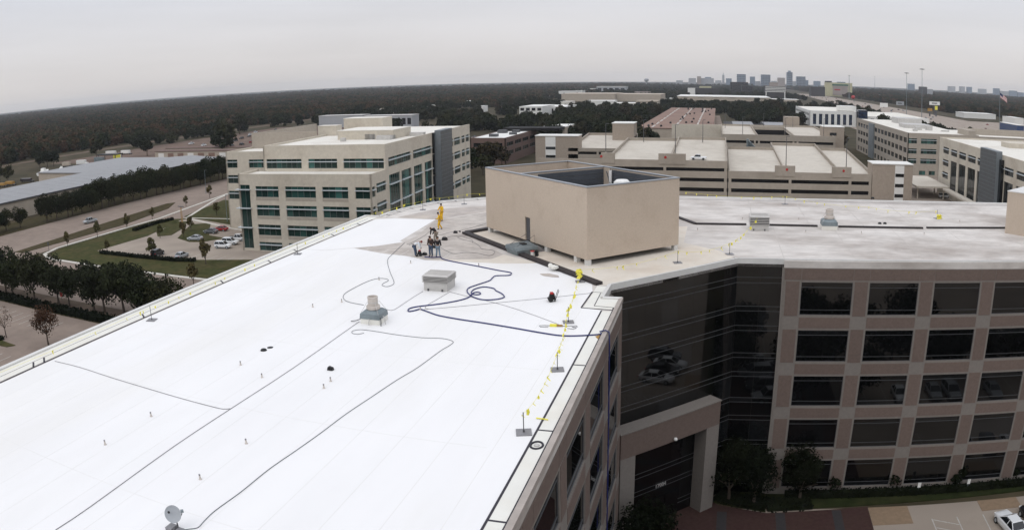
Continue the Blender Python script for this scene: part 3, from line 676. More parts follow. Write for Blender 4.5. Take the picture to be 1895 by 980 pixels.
# grey tarped landing by the penthouse door
LD = thing('door_landing', 'grey metal landing and steps at the penthouse door', 'landing', (-16.85, 63.25, ZR), math.radians(45))
MB().hexa([(-1.15, -1.0, 0.42), (1.1, -1.0, 0.42), (1.25, 1.0, 0.42), (-1.15, 1.0, 0.42), (-1.1, -0.85, 0.62), (1.0, -0.9, 0.66), (1.15, 1.0, 0.78), (-1.1, 1.0, 0.72)]).build('platform', MT['galv'], LD)
MB().hexa([(-1.0, -0.9, 0.0), (0.9, -0.9, 0.0), (1.1, 0.9, 0.0), (-1.0, 0.9, 0.0), (-1.1, -0.95, 0.42), (1.05, -0.95, 0.42), (1.2, 0.95, 0.42), (-1.1, 0.95, 0.42)]).build('skirt', MT['galv'], LD)
for k in range(3): MB().box(1.15 + 0.28 * k, 1.43 + 0.28 * k, -0.6, 0.6, 0.0, 0.5 - 0.16 * k).build('step', MT['steel_plate'], LD)
MB().box(0.0, 0.45, -0.1, 0.5, 0.72, 0.80).build('hatch', MT['black'], LD)
for y in (-0.9, 0.3):
    MB().tube([(0.95, y + 0.3, 0.6), (0.95, y + 0.3, 1.55), (-0.9, y + 0.3, 0.75)], 0.02, 5).build('handrail', MT['steel_dark'], LD)

# ------------------------------------------------------------------ hoses and cables
def spline(pts, n=5, closed=False):
    P = [Vector(p) for p in pts]; out = []
    for i in range(len(P) - 1):
        p0, p1, p2, p3 = P[max(i - 1, 0)], P[i], P[i + 1], P[min(i + 2, len(P) - 1)]
        for k in range(n):
            t = k / n
            out.append(0.5 * ((2 * p1) + (-p0 + p2) * t + (2 * p0 - 5 * p1 + 4 * p2 - p3) * t * t + (-p0 + 3 * p1 - 3 * p2 + p3) * t ** 3))
    return out + [P[-1]]
def zz(x0, y0, s): return lambda x, y: (x0 + x * s, y0 + y * s)
zr6 = zz(600, 360, 340 / 1282); zT = zz(620, 470, 520 / 1895); zQ = zz(400, 600, 500 / 1289); zS = zz(0, 600, 480 / 1238); zD = zz(290, 920, 90 / 1470)
def cable(name, label, cat, px, r, m, lift=0.0, extra=(), n=5, group=None):
    pts = [rf(x, y, r + 0.008 + lift) for x, y in px]
    return tag(MB().tube(spline(pts, n) + [Vector(e) for e in extra], r, 6).build(name, MT[m], None, True), label, cat, group)
hp = [zr6(700, 432), zr6(750, 437), zr6(810, 435), zr6(850, 455)] + [zT(*p) for p in ((970, 82), (1100, 108), (1180, 122), (1188, 132), (1170, 142), (1085, 145), (1060, 160), (1040, 178), (960, 205), (905, 225), (890, 245), (905, 270), (950, 295), (1010, 307), (1090, 303), (1135, 292), (1140, 280), (1120, 262), (1085, 245), (1070, 230), (1010, 220), (960, 228), (925, 245), (920, 265), (945, 272), (975, 270), (980, 260), (960, 255), (930, 262), (900, 290), (830, 312), (700, 335), (570, 350), (510, 362), (492, 375), (500, 385), (540, 378), (575, 370), (620, 385), (700, 412), (840, 438), (1000, 462), (1200, 495), (1400, 530), (1520, 547), (1620, 549), (1740, 543), (1800, 537))]
e0 = rf(*zT(1832, 536))
cable('water_hose', 'thick dark blue water hose looping over the white roof and down the wall', 'hose', hp, 0.043, 'hose_blue', extra=[(-6.75, e0.y, ZR + 0.12), (-6.40, e0.y, ZR + 0.22), (-6.18, e0.y, ZR + 0.12), (-6.15, e0.y, ZR - 0.5), (-6.15, e0.y + 0.05, 12), (-6.12, e0.y + 0.1, 3), (-5.9, e0.y + 0.1, 0.3), (-5.0, e0.y + 0.6, 0.08), (-2.0, e0.y + 1.4, 0.08)])
cable('garden_hose', 'thin grey hose curling from the workers to the fan stack', 'hose', [zr6(*p) for p in ((560, 335), (520, 372), (470, 420), (445, 447), (443, 480), (460, 540), (485, 600), (480, 625), (440, 640), (405, 632), (412, 618), (445, 600), (438, 588), (380, 583), (300, 605), (180, 665), (135, 700), (140, 730), (180, 750), (275, 768))], 0.02, 'cable')
cable('garden_hose', 'long thin grey hose running diagonally towards the satellite dish', 'hose', [zQ(*p) for p in ((705, 40), (680, 45), (652, 42), (650, 31), (690, 24), (760, 32), (860, 48), (980, 62), (1080, 66), (1130, 80), (1115, 98), (1070, 125), (960, 205), (860, 265), (740, 345), (620, 425), (500, 515), (380, 600), (250, 690), (120, 795), (0, 882))] + [zD(1470, 660), zD(1250, 890), zD(1000, 940), zD(800, 970)], 0.017, 'cable')
cable('roof_cable', 'straight thin dark cable from the exhaust fan to the bottom edge', 'cable', [zr6(245, 885), zQ(650, 8), zQ(370, 205), zQ(70, 400), zS(830, 580), zS(430, 868), zS(265, 978)], 0.016, 'line_grey', n=3)
cable('roof_cable', 'thin dark cable from the left roof edge joining the long straight cable', 'cable', [zS(*p) for p in ((262, 174), (380, 203), (540, 255), (690, 300), (860, 350), (1030, 395), (1070, 402), (1100, 400))], 0.016, 'line_grey', n=3)
cable('roof_cable', 'thin grey cable between the louvered vent and the exhaust fan', 'cable', [zr6(690, 672), zr6(600, 728), zr6(490, 800), zr6(440, 800)], 0.014, 'line_grey', n=3)
cable('roof_cable', 'thin grey cable from under the louvered vent to the blue hose bend', 'cable', [zr6(880, 675), zr6(800, 722), zr6(720, 768), zr6(705, 790), zr6(740, 797)], 0.013, 'line_grey', n=3)
cable('roof_cable', 'thin grey cable running from the louvered vent to the yellow tool', 'cable', [zT(*p) for p in ((780, 255), (890, 283), (1090, 330), (1270, 385), (1450, 450), (1520, 478))], 0.014, 'line_grey', n=3)
cable('roof_cable', 'thin grey cable crossing behind the pressure washer to the roof edge', 'cable', [zT(*p) for p in ((600, 372), (850, 350), (1110, 325), (1400, 297), (1740, 260))], 0.014, 'line_grey', n=3)
cable('roof_cable', 'dark cable looping over the dirty patch beside the black curb', 'cable', [zr6(*p) for p in ((815, 370), (860, 395), (910, 410), (1000, 402), (1080, 410), (1150, 424), (1185, 410), (1180, 388), (1100, 378), (1085, 360), (1040, 330), (960, 310), (930, 296), (960, 290), (1030, 315), (1035, 335))], 0.014, 'steel_dark')
cable('roof_cable', 'dark cable running up past the workers to the far corner', 'cable', [zr6(*p) for p in ((575, 345), (620, 330), (700, 285), (745, 255), (800, 280), (880, 262), (1000, 238), (1130, 200))], 0.014, 'steel_dark')
cable('roof_cable', 'dark cable lying along the cream strip below the workers', 'cable', [zr6(*p) for p in ((590, 350), (650, 338), (730, 352), (850, 300), (930, 285))], 0.013, 'steel_dark')

# ------------------------------------------------------------------ warning line stands and pennants
stand_me = [MB().box(-0.34, 0.34, -0.34, 0.34, 0, 0.05).mesh('base_plate', MT['steel_plate']), MB().tube([(0, 0, 0.05), (0, 0, 1.02)], 0.022, 8).mesh('pole', MT['steel_dark']), MB().tube([(0, 0, 0.05), (0, 0, 0.14)], 0.045, 8).mesh('socket', MT['steel_dark'])]
def stand(px, label, rz=0.3):
    p = rf(*px); t = thing('line_stand', label, 'stand', p, rz, 'warning line stands')
    for n_, me in zip(('base_plate', 'pole', 'socket'), stand_me): ob(n_, me, t)
    return p
flag_me = []
for k in range(4):
    rnd = random.Random(k); m = MB(); w, h = 0.15, 0.27; c = [rnd.uniform(-0.12, 0.12) for _ in range(6)]
    p = [(-w / 2, 0, 0), (w / 2, 0, 0), (w / 2 - 0.02, c[0], -h * 0.5), (-w / 2 + 0.02, c[1], -h * 0.5), (0.02, c[2], -h), (-0.05, c[3], -h * 0.95)]
    m.face([p[0], p[1], p[2], p[3]]); m.face([p[3], p[2], p[4], p[5]])
    m.face([(x, y + 0.006, z) for x, y, z in (p[1], p[0], p[3], p[2])]); m.face([(x, y + 0.006, z) for x, y, z in (p[2], p[3], p[5], p[4])])
    flag_me.append(m.mesh('pennant', MT['flag_yellow']))
def pennants(label, pts, step=1.5, sag=0.25, seed=1, skip=0.1, sc=1.0):
    rnd = random.Random(seed); pts = [Vector(p) for p in pts]; rp = []; fl = []
    for a, b in zip(pts, pts[1:]):
        L = (b - a).length; n = max(2, int(L / step)); ang = math.atan2((b - a).y, (b - a).x)
        for k in range(n + 1):
            t = k / n; p = a.lerp(b, t); p.z -= sag * 4 * t * (1 - t); rp.append(p)
            if rnd.random() > skip: fl.append((p + (b - a).normalized() * rnd.uniform(-0.3, 0.3), ang + rnd.uniform(-0.6, 0.6)))
    t = thing('pennant_line', label, 'warning line', pts[0], 0.0, 'yellow warning lines')
    MB().tube([p - pts[0] for p in rp], 0.008, 4).build('rope', MT['flag_yellow'], t)
    for p, a in fl:
        o = ob('pennant', rnd.choice(flag_me), t, p - pts[0], a); o.scale = [sc * rnd.uniform(0.75, 1.2)] * 3
    return t
up1 = Vector((0, 0, 1.0))
sA = [stand(p, l) for p, l in (((969.4, 800), 'nearest warning stand, grey plate on the white roof by the right edge'), ((1031.6, 684), 'warning stand with grey plate between the nearest stand and the yellow tool'), ((1051.8, 596), 'warning stand with grey plate right behind the yellow tool'), ((1073.5, 521), 'warning stand beside the end of the black curb'))]
pennants('yellow pennants hanging along the right edge of the white roof', [p + up1 * 0.95 for p in sA], 0.7, 0.45, 3, 0.03, 0.95)
sB = [stand(p, l) for p, l in (((1254, 486), 'warning stand on the cream strip below the penthouse corner'), ((1350, 470), 'warning stand near the dark glass wall and far wing'))]
pennants('yellow pennants sagging across the cream strip under the penthouse', [sA[3] + up1 * 0.95, sB[0] + up1, sB[1] + up1, Vector((4.2, 75.9, ZR + 1.35))], 1.0, 0.35, 5, 0.08)
sC = [stand(p, l) for p, l in (((281, 592), 'warning stand on the left roof edge nearest the camera'), ((551, 470), 'warning stand in the middle of the left roof edge'), ((782.6, 388), 'warning stand on the far rounded corner left of the yellow workers'), ((859, 377.5), 'warning stand on the far rounded edge near the penthouse'))]
pennants('yellow pennants strung loosely along the straight left roof edge', [Vector((-38.1, 12, ZR + 0.7)), sC[0] + Vector((-0.9, 0, 0.55)), sC[1] + Vector((-0.9, 0, 0.6)), Vector((-37.4, 76.5, ZR + 0.7))], 1.5, 0.2, 8, 0.4, 0.85)
pennants('yellow pennants in a row around the rounded far corner', [Vector((-37.4, 76.5, ZR + 0.7)), Vector((-36.4, 82.4, ZR + 0.7)), Vector((-34.6, 86.6, ZR + 0.8)), Vector((-31.0, 90.6, ZR + 0.85)), Vector((-24, 94.9, ZR + 0.85))], 1.25, 0.12, 9, 0.08, 1.05)
sD = [stand(p, l) for p, l in (((1452.6, 377.6), 'warning stand at the back edge of the far wing'), ((1734, 404), 'warning stand with heaped yellow line on the far wing'))]
pennants('yellow pennants drooping along the back edge of the far wing', [Vector((-4, 95.6, ZR + 0.9)), sD[0] + up1, Vector((18.5, 89.5, ZR + 0.5)), sD[1] + up1 * 0.9], 1.3, 0.3, 11, 0.1)
hy = MB(); rnd = random.Random(4)
for k in range(7): hy.hexa([Vector((x, y, z)) * 0.22 + Vector((rnd.uniform(-.25, .25), rnd.uniform(-.2, .2), 0.06 * k)) for x, y, z in ((-1, -.6, 0), (1, -.7, 0.1), (1.1, .7, 0), (-1, .6, 0.1), (-.6, -.4, .6), (.7, -.3, .5), (.5, .5, .7), (-.6, .4, .5))])
o = hy.build('spare_pennants', MT['flag_yellow']); o.location = sD[1] + Vector((0.2, -0.3, 0.03)); tag(o, 'small heap of yellow pennant line at a stand on the far wing', 'warning line')
o = ob('spare_pennants', hy.mesh('spare_pennants', MT['flag_yellow'])); o.location = sA[3] + Vector((-0.05, 0.0, 0.25)); o.scale = (0.6, 0.6, 1.5); tag(o, 'bundle of yellow pennants tied to the stand at the black curb', 'warning line')

# ------------------------------------------------------------------ small rooftop things
def vent_pipe(px, label, r=0.04, h=0.19, m='pipe_tan', capm='steel_plate'):
    p = rf(*px); t = thing('vent_pipe', label, 'vent pipe', p, 0, 'small roof vent pipes')
    MB().lathe([(r * 2.2, 0), (r * 1.5, 0.04), (r, 0.07), (r, h)], 10).build('pipe', MT[m], t)
    MB().lathe([(r * 0.98, h), (r * 1.06, h + 0.005), (r * 1.06, h + 0.05), (r * 0.4, h + 0.07)], 10).build('pipe_cap', MT[capm], t)
for px, lb in (((280, 770), 'white vent pipe left of the long straight cable, below its junction'), ((195, 822), 'white vent pipe lowest at the far left of the roof'), ((456, 820), 'white vent pipe between the straight cable and the long grey hose'), ((371, 886), 'white vent pipe just above the satellite dish'), ((445.5, 675), 'white vent pipe below the two black discs'), ((485, 698), 'short dark vent pipe close above the straight cable'), ((612, 705), 'short vent pipe under the black box'), ((599.5, 718), 'short dark vent pipe lowest of the three by the black box'), ((760, 487), 'vent pipe below the worker in white'), ((701.5, 518), 'vent pipe inside the bend of the curling grey hose'), ((632.5, 559), 'vent pipe left of the exhaust fan'), ((778, 573), 'vent pipe at the blue hose bend'), ((886, 492), 'vent pipe on the blue hose near the workers'), ((579, 568), 'tiny vent pipe far left of the exhaust fan'), ((1291, 426), 'vent pipe on the far wing at the black line bend'), ((1374, 406), 'vent pipe left of the louvered vent on the far wing'), ((1478, 407), 'vent pipe between louvered vent and fan on the far wing'), ((1491, 430), 'vent pipe in front of the far wing fan'), ((1594, 432), 'vent pipe right of the far wing fan, near side'), ((1710, 434), 'vent pipe on the far wing towards the right penthouse'), ((1776, 411), 'vent pipe behind the black line near the right penthouse')):
    vent_pipe(px, lb)
for px, lb, r, h in (((488, 648), 'black domed drain cover, nearer of two discs', 0.20, 0.13), ((500, 642.5), 'flat black disc lying behind the black dome', 0.20, 0.03), ((1628, 414), 'black dome on the far wing, left of a pair', 0.22, 0.2), ((1637.5, 414), 'black dome on the far wing, right of a pair', 0.22, 0.2), ((1615, 367.5), 'black scupper box at the back edge', 0.25, 0.25)):
    tag(MB().lathe([(r, 0), (r, h * 0.4), (r * 0.7, h * 0.85), (r * 0.2, h)], 12, rf(*px)).build('drain_cover', MT['black']), lb, 'drain cover')
for px, lb, s in (((612, 684), 'small black box standing alone on the white roof', 0.17), ((786, 471.5), 'black case on the roof between the stooping worker and the hose end', 0.2), ((803, 458.5), 'black case between the two standing workers', 0.2), ((823, 444), 'black bag right of the standing workers', 0.26), ((843, 431), 'black box beside the black curb corner', 0.2), ((851, 429), 'small dark can beside the black curb corner', 0.1)):
    p = rf(*px); m = MB().hexa([(-s, -s * .7, 0), (s, -s * .7, 0), (s, s * .7, 0), (-s, s * .7, 0), (-s * .85, -s * .5, s * 1.0), (s * .85, -s * .5, s * 1.1), (s * .85, s * .5, s * 1.0), (-s * .85, s * .5, s * 1.1)]).tube([(-s * .4, 0, s), (-s * .3, 0, s * 1.4), (s * .3, 0, s * 1.4), (s * .4, 0, s)], s * .08, 5)
    o = m.build('equipment_case', MT['black']); o.location = p; tag(o, lb, 'case')
def washer(px, label, rz, s=1.0):
    t = thing('pressure_washer', label, 'pressure washer', rf(*px), rz, 'pressure washers')
    MB().box(-0.3 * s, 0.3 * s, -0.24 * s, 0.24 * s, 0.18 * s, 0.27 * s).build('frame', MT['black'], t)
    MB().hexa([(-0.26 * s, -0.2 * s, 0.27 * s), (0.22 * s, -0.2 * s, 0.27 * s), (0.22 * s, 0.2 * s, 0.27 * s), (-0.26 * s, 0.2 * s, 0.27 * s), (-0.2 * s, -0.15 * s, 0.62 * s), (0.14 * s, -0.15 * s, 0.58 * s), (0.14 * s, 0.15 * s, 0.58 * s), (-0.2 * s, 0.15 * s, 0.62 * s)]).build('engine', MT['black'], t)
    MB().box(-0.12 * s, 0.12 * s, -0.16 * s, 0.16 * s, 0.60 * s, 0.70 * s).build('tank', MT['red'], t)
    MB().tube([(-0.3 * s, -0.2 * s, 0.25 * s), (-0.52 * s, -0.2 * s, 0.85 * s), (-0.52 * s, 0.2 * s, 0.85 * s), (-0.3 * s, 0.2 * s, 0.25 * s)], 0.025 * s, 6).build('handle', MT['steel_dark'], t)
    for y in (-0.28, 0.28):
        w = MB().lathe([(0.15 * s, -0.04 * s), (0.17 * s, 0), (0.15 * s, 0.04 * s)], 14); w.move(Matrix.Translation((0.1 * s, y * s, 0.17 * s)) @ Matrix.Rotation(math.pi / 2, 4, 'X'))
        w.build('wheel', MT['rubber'], t)
    MB().box(-0.28 * s, -0.22 * s, -0.15 * s, 0.15 * s, 0, 0.18 * s).build('foot', MT['black'], t)
washer((1021, 557), 'black and red pressure washer alone on the white roof near the right edge', math.radians(200), 0.92)
washer((777, 473), 'red and black machine at the feet of the stooping worker', math.radians(20), 0.75)
TL = thing('yellow_tool', 'yellow power tool with a loop of cord on the white roof', 'tool', rf(*zT(1495, 487)), 0.1)
MB().box(-0.42, 0.0, -0.09, 0.09, 0, 0.15).build('tool_body', MT['flag_yellow'], TL); MB().box(0.0, 0.36, -0.06, 0.06, 0.03, 0.12).build('tool_head', MT['rust'], TL)
MB().tube([(-0.42, 0, 0.05), (-0.8, 0.1, 0.02), (-1.1, 0.02, 0.02), (-1.0, -0.2, 0.02), (-0.5, -0.24, 0.02)], 0.018, 5).build('cord', MT['steel_dark'], TL)
MB().tube([(0.36, 0, 0.05), (0.8, 0.12, 0.02), (1.2, 0.2, 0.02), (1.3, 0.0, 0.02), (0.95, -0.1, 0.02), (1.25, -0.3, 0.02), (1.1, -0.5, 0.02), (0.7, -0.35, 0.02)], 0.018, 5).build('cord', MT['steel_dark'], TL)
bg_ = MB(); rnd = random.Random(9)
for k in range(9):
    c = Vector((rnd.uniform(-.6, .6), rnd.uniform(-.15, .15), rnd.uniform(.06, .26))); r = rnd.uniform(.14, .24)
    bg_.lathe([(r * .3, -r * .7), (r * .9, -r * .35), (r, 0.05), (r * .7, r * .55), (r * .15, r * .75)], 7, c)
o = bg_.build('debris_heap', MT['coating_edge'], None); o.location = rf(1026, 497, 0.2); o.rotation_euler = (0, 0, math.radians(-45)); tag(o, 'heap of crumpled white sheeting on the black curb', 'debris'); o['kind'] = 'stuff'
o = MB().prism(ccw([(-.9, -.2), (-.3, -.45), (.5, -.3), (1.0, -.1), (.6, .3), (-.4, .35)]), 0, 0.03).build('loose_membrane', MT['stain']); o.location = rf(1018, 509, 0.01); o.rotation_euler = (0, 0, -0.5); tag(o, 'torn grey membrane scrap lying below the black curb', 'membrane scrap')
BK = thing('bucket', 'white bucket with red top beside the penthouse landing', 'bucket', rf(985.5, 473))
MB().lathe([(0.14, 0), (0.18, 0.38)], 14).build('pail', MT['paint_white'], BK); MB().lathe([(0.185, 0.38), (0.185, 0.44), (0.05, 0.45)], 14).build('lid', MT['red'], BK)
MB().box(0.25, 0.5, -0.2, 0.2, 0, 0.5).build('black_pail', MT['black'], BK)
sp = MB().tube([(0, 0, 0), (-0.12, 0.55, 0)], 0.03, 6).build('yellow_marker', MT['flag_yellow']); sp.location = rf(1014, 775.5, 0.05); sp.rotation_euler = (0, 0, math.radians(70)); tag(sp, 'short yellow marker lying on the right roof edge strip', 'marker')
# ------------------------------------------------------------------ people on the roof
M_('skin', (0.30, 0.17, 0.11), rough=0.6, var=0.1, scale=6)
M_('hair', (0.015, 0.012, 0.010), rough=0.6, var=0.2, scale=20)
M_('cap_red', (0.16, 0.02, 0.02), rough=0.7, var=0.15)
M_('suit_yellow', (0.72, 0.42, 0.015), rough=0.55, var=0.18, scale=5, bump=0.3, bscale=14)
M_('shirt_white', (0.66, 0.68, 0.70), rough=0.85, var=0.12, scale=6, bump=0.3, bscale=14)
M_('jacket_brown', (0.045, 0.028, 0.024), rough=0.8, var=0.25, scale=6, bump=0.3, bscale=14)
M_('vest_black', (0.016, 0.013, 0.014), rough=0.8, var=0.25, scale=6)
M_('hood_grey', (0.30, 0.26, 0.23), rough=0.9, var=0.2, scale=6)
M_('jeans', (0.060, 0.085, 0.13), rough=0.9, var=0.25, scale=8, bump=0.2, bscale=16)
M_('jeans_light', (0.16, 0.215, 0.27), rough=0.9, var=0.2, scale=8, bump=0.2, bscale=16)
M_('trousers_khaki', (0.26, 0.22, 0.18), rough=0.9, var=0.2, scale=8)
BASE = dict(pel=(0, 0, .95), spi=(0, -.01, 1.2), che=(0, 0, 1.38), nec=(0, 0, 1.52), hea=(0, .02, 1.62), top=(0, .02, 1.72))
for s_, x in (('l', -1), ('r', 1)):
    BASE.update({'sh' + s_: (x * .19, 0, 1.42), 'el' + s_: (x * .25, -.03, 1.14), 'wr' + s_: (x * .25, .06, .90), 'ha' + s_: (x * .25, .10, .83),
                 'hi' + s_: (x * .10, 0, .90), 'kn' + s_: (x * .11, .03, .50), 'an' + s_: (x * .11, -.01, .09), 'to' + s_: (x * .13, .16, .04)})
RAD = dict(pel=.135, spi=.125, che=.15, nec=.055, hea=.095, top=.075, sh=.065, el=.045, wr=.033, ha=.035, hi=.09, kn=.06, an=.042, to=.038)
def skin_mesh(name, J, keys, edges, grow, m, parent, extra=()):
    me = bpy.data.meshes.new(name); idx = {k: i for i, k in enumerate(keys)}
    vs = [J[k] for k in keys]; es = [(idx[a], idx[b]) for a, b in edges]; rr = [RAD.get(k, RAD.get(k[:2])) + grow for k in keys]
    for path, r in extra:                                    # fingers
        b = len(vs); vs += [p for p in path]; rr += [r * (1 - .15 * i) for i in range(len(path))]; es += [(b + i, b + i + 1) for i in range(len(path) - 1)]
    me.from_pydata(vs, es, []); me.materials.append(m)
    o = ob(name, me, parent); md = o.modifiers.new('skin', 'SKIN'); md.use_smooth_shade = True
    for i, d in enumerate(me.skin_vertices[0].data): d.radius = (rr[i], rr[i] * (.72 if i < len(keys) and keys[i] in ('spi', 'che', 'pel') else 1)); d.use_root = i == 0
    o.modifiers.new('smooth', 'SUBSURF').levels = 1; o.modifiers['smooth'].render_levels = 1
    return o
TORSO = [('pel', 'spi'), ('spi', 'che'), ('che', 'nec'), ('che', 'shl'), ('che', 'shr'), ('shl', 'ell'), ('ell', 'wrl'), ('shr', 'elr'), ('elr', 'wrr')]
LEGS = [('pel', 'hil'), ('pel', 'hir'), ('hil', 'knl'), ('knl', 'anl'), ('hir', 'knr'), ('knr', 'anr')]
def person(label, px, rz, pose, top, legs, hat, scale=0.95, vest=None, hood=None):
    J = {k: Vector(v) for k, v in BASE.items()}
    for k, v in pose.items(): J[k] = Vector(v)
    t = thing('person', label, 'person', rf(*px), rz); t.scale = (scale,) * 3
    fing = []
    for s_ in 'lr':
        d = (J['ha' + s_] - J['wr' + s_]).normalized(); side = d.cross(Vector((0, 0, 1)) if abs(d.z) < .9 else Vector((0, 1, 0))).normalized(); up = side.cross(d)
        for k, l in enumerate((.07, .085, .08, .06)):
            b0 = J['ha' + s_] + side * (k - 1.5) * .022 + d * .02; fing.append(([b0, b0 + d * l * .6 - up * .01, b0 + d * l - up * .03], .011))
        b0 = J['wr' + s_] + side * -.03 + d * .02; fing.append(([b0, b0 - side * .035 + d * .03, b0 - side * .04 + d * .07], .012))
    allk = list(J)
    E = TORSO + LEGS + [('nec', 'hea'), ('hea', 'top'), ('wrl', 'hal'), ('wrr', 'har'), ('anl', 'tol'), ('anr', 'tor')]
    skin_mesh('body', J, allk, E, 0.0, MT['skin'], t, fing)
    skin_mesh('jacket', J, ['pel', 'spi', 'che', 'shl', 'shr', 'ell', 'elr', 'wrl', 'wrr'], [e for e in TORSO if 'nec' not in e], .03, MT[top], t)
    skin_mesh('trousers', J, ['pel', 'hil', 'hir', 'knl', 'knr', 'anl', 'anr'], LEGS, .026, MT[legs], t)
    for s_ in 'lr': skin_mesh('boot', J, ['an' + s_, 'to' + s_], [('an' + s_, 'to' + s_)], .014, MT['black'], t)
    hd = (J['top'] - J['nec']).normalized(); c = J['hea'] + hd * .045
    h = MB().lathe([(.02, -.03), (.09, -.025), (.108, .01), (.10, .055), (.06, .09), (.01, .10)], 12)
    h.move(Matrix.Translation(c - Vector((0, .012, 0))) @ hd.to_track_quat('Z', 'Y').to_matrix().to_4x4()); h.build('hair' if hat == 'hair' else 'cap', MT[hat], t, True)
    f = hd.orthogonal(); fw = Vector((0, 1, 0)); fw = (fw - hd * fw.dot(hd)).normalized(); sd = fw.cross(hd)
    MB().tube([J['hea'] + fw * .09 + hd * .03, J['hea'] + fw * .115 - hd * .015], .014, 5).build('nose', MT['skin'], t)
    for s in (-1, 1):
        MB().lathe([(.002, -.01), (.013, 0), (.002, .01)], 6, J['hea'] + fw * .092 + sd * .035 * s + hd * .03).build('eye', MT['hair'], t)
        MB().lathe([(.004, -.03), (.022, 0), (.004, .03)], 6, J['hea'] + sd * .098 * s).build('ear', MT['skin'], t)
    if vest: skin_mesh('vest', J, ['pel', 'spi', 'che'], [('pel', 'spi'), ('spi', 'che')], .045, MT[vest], t)
    if hood: MB().lathe([(.16, 0), (.15, .05), (.10, .09), (.085, .07)], 12, J['che'] + Vector((0, -.03, .06))).build('hood', MT[hood], t, True)
    return t
walk = dict(knl=(-.11, .16, .52), anl=(-.11, .10, .10), tol=(-.12, .27, .06), knr=(.11, .02, .50), anr=(.11, -.24, .12), tor=(.12, -.10, .04))
person('worker in yellow rain suit standing farthest up the roof', (817.5, 408.5), math.radians(150), dict(elr=(.27, .12, 1.18), wrr=(.16, .30, 1.10), har=(.12, .36, 1.08), ell=(-.28, .02, 1.14), wrl=(-.2, .2, .98), hal=(-.17, .26, .95), knl=(-.13, .06, .5)), 'suit_yellow', 'suit_yellow', 'hair', 1.1)
person('worker in yellow rain suit striding just below the other yellow suit', (814, 424.5), math.radians(115), dict(walk, elr=(.28, .06, 1.16), wrr=(.25, .26, 1.02), har=(.25, .33, 1.0), ell=(-.26, .12, 1.15), wrl=(-.2, .34, 1.12), hal=(-.18, .42, 1.12), che=(0, .06, 1.37), nec=(0, .09, 1.50), hea=(0, .13, 1.60), top=(0, .14, 1.70), shl=(-.19, .06, 1.41), shr=(.19, .06, 1.41)), 'suit_yellow', 'suit_yellow', 'hair', 1.05)
bend = dict(pel=(0, -.12, .92), spi=(0, .06, 1.10), che=(0, .26, 1.20), nec=(0, .40, 1.24), hea=(0, .49, 1.23), top=(0, .58, 1.25), shl=(-.19, .30, 1.20), shr=(.19, .30, 1.20), ell=(-.22, .36, .92), elr=(.22, .36, .92), wrl=(-.14, .46, .70), wrr=(.14, .46, .70), hal=(-.12, .49, .63), har=(.12, .49, .63), hil=(-.10, -.10, .88), hir=(.10, -.10, .88), knl=(-.12, .03, .48), knr=(.12, -.02, .48))
person('worker in white shirt and jeans stooping over the red machine', (769.5, 474), math.radians(-75), bend, 'shirt_white', 'jeans', 'cap_red', 1.06)
person('worker bending forward in black top and pale trousers above the standing pair', (806, 448), math.radians(70), dict(bend, ell=(-.34, .22, 1.0), elr=(.34, .22, 1.0)), 'vest_black', 'trousers_khaki', 'hair', 1.05)
person('worker standing in dark brown jacket and dark trousers, head bowed', (798, 474.5), math.radians(170), dict(hea=(0, .08, 1.60), top=(0, .13, 1.68), wrl=(-.2, .18, 1.0), hal=(-.18, .25, 0.97), wrr=(.2, .18, 1.0), har=(.18, .25, .97)), 'jacket_brown', 'jeans', 'jacket_brown', 1.08)
person('worker standing with back turned in black vest, grey hood and light jeans', (811, 476), math.radians(8), dict(wrl=(-.24, .14, .98), hal=(-.2, .2, .96), wrr=(.24, .14, .98), har=(.2, .2, .96), anl=(-.16, 0, .09), tol=(-.19, .15, .04), anr=(.16, 0, .09), tor=(.19, .15, .04)), 'vest_black', 'jeans_light', 'hair', 1.06, hood='hood_grey')

# ------------------------------------------------------------------ vehicles
def paint(name, col): return M_(name, col, rough=0.25, var=0.05, scale=1.0, spec=0.5)
for n_, c_ in dict(car_white=(0.72, 0.73, 0.73), car_silver=(0.36, 0.38, 0.39), car_black=(0.012, 0.013, 0.016), car_grey=(0.10, 0.105, 0.11), car_red=(0.30, 0.02, 0.02), car_blue=(0.025, 0.05, 0.13), car_dark=(0.035, 0.03, 0.032), car_gold=(0.28, 0.23, 0.17)).items(): paint(n_, c_)
M_('lamp_red', (0.45, 0.015, 0.015), rough=0.3, var=0.05)
M_('lamp_clear', (0.7, 0.7, 0.68), rough=0.2, var=0.05)
MT['car_glass'] = glassmat('car_glass', (0.012, 0.014, 0.016), 0.05)
CARS = {'sedan': ([(-2.34, .48, .80, .66), (-2.22, .32, .96, .82), (-1.5, .24, 1.0, .88), (0, .22, .97, .90), (1.1, .22, .95, .89), (1.85, .26, .86, .84), (2.28, .36, .70, .68)], [(-1.85, .96), (-1.05, 1.43), (0.15, 1.45), (1.05, .95)], .80, .60),
        'suv': ([(-2.30, .55, 1.0, .74), (-2.22, .38, 1.12, .88), (-1.2, .30, 1.12, .93), (0.4, .30, 1.10, .94), (1.15, .30, 1.08, .92), (1.95, .34, 1.0, .88), (2.3, .44, .85, .74)], [(-2.22, 1.10), (-2.0, 1.72), (0.3, 1.76), (1.15, 1.08)], .85, .68),
        'pickup': ([(-2.75, .55, .95, .84), (-2.70, .42, 1.06, .93), (-1.0, .36, 1.08, .96), (0.6, .36, 1.08, .96), (1.35, .36, 1.06, .95), (2.35, .40, .98, .90), (2.7, .5, .85, .78)], [(-0.75, 1.06), (-0.62, 1.76), (0.85, 1.78), (1.5, 1.06)], .86, .70)}
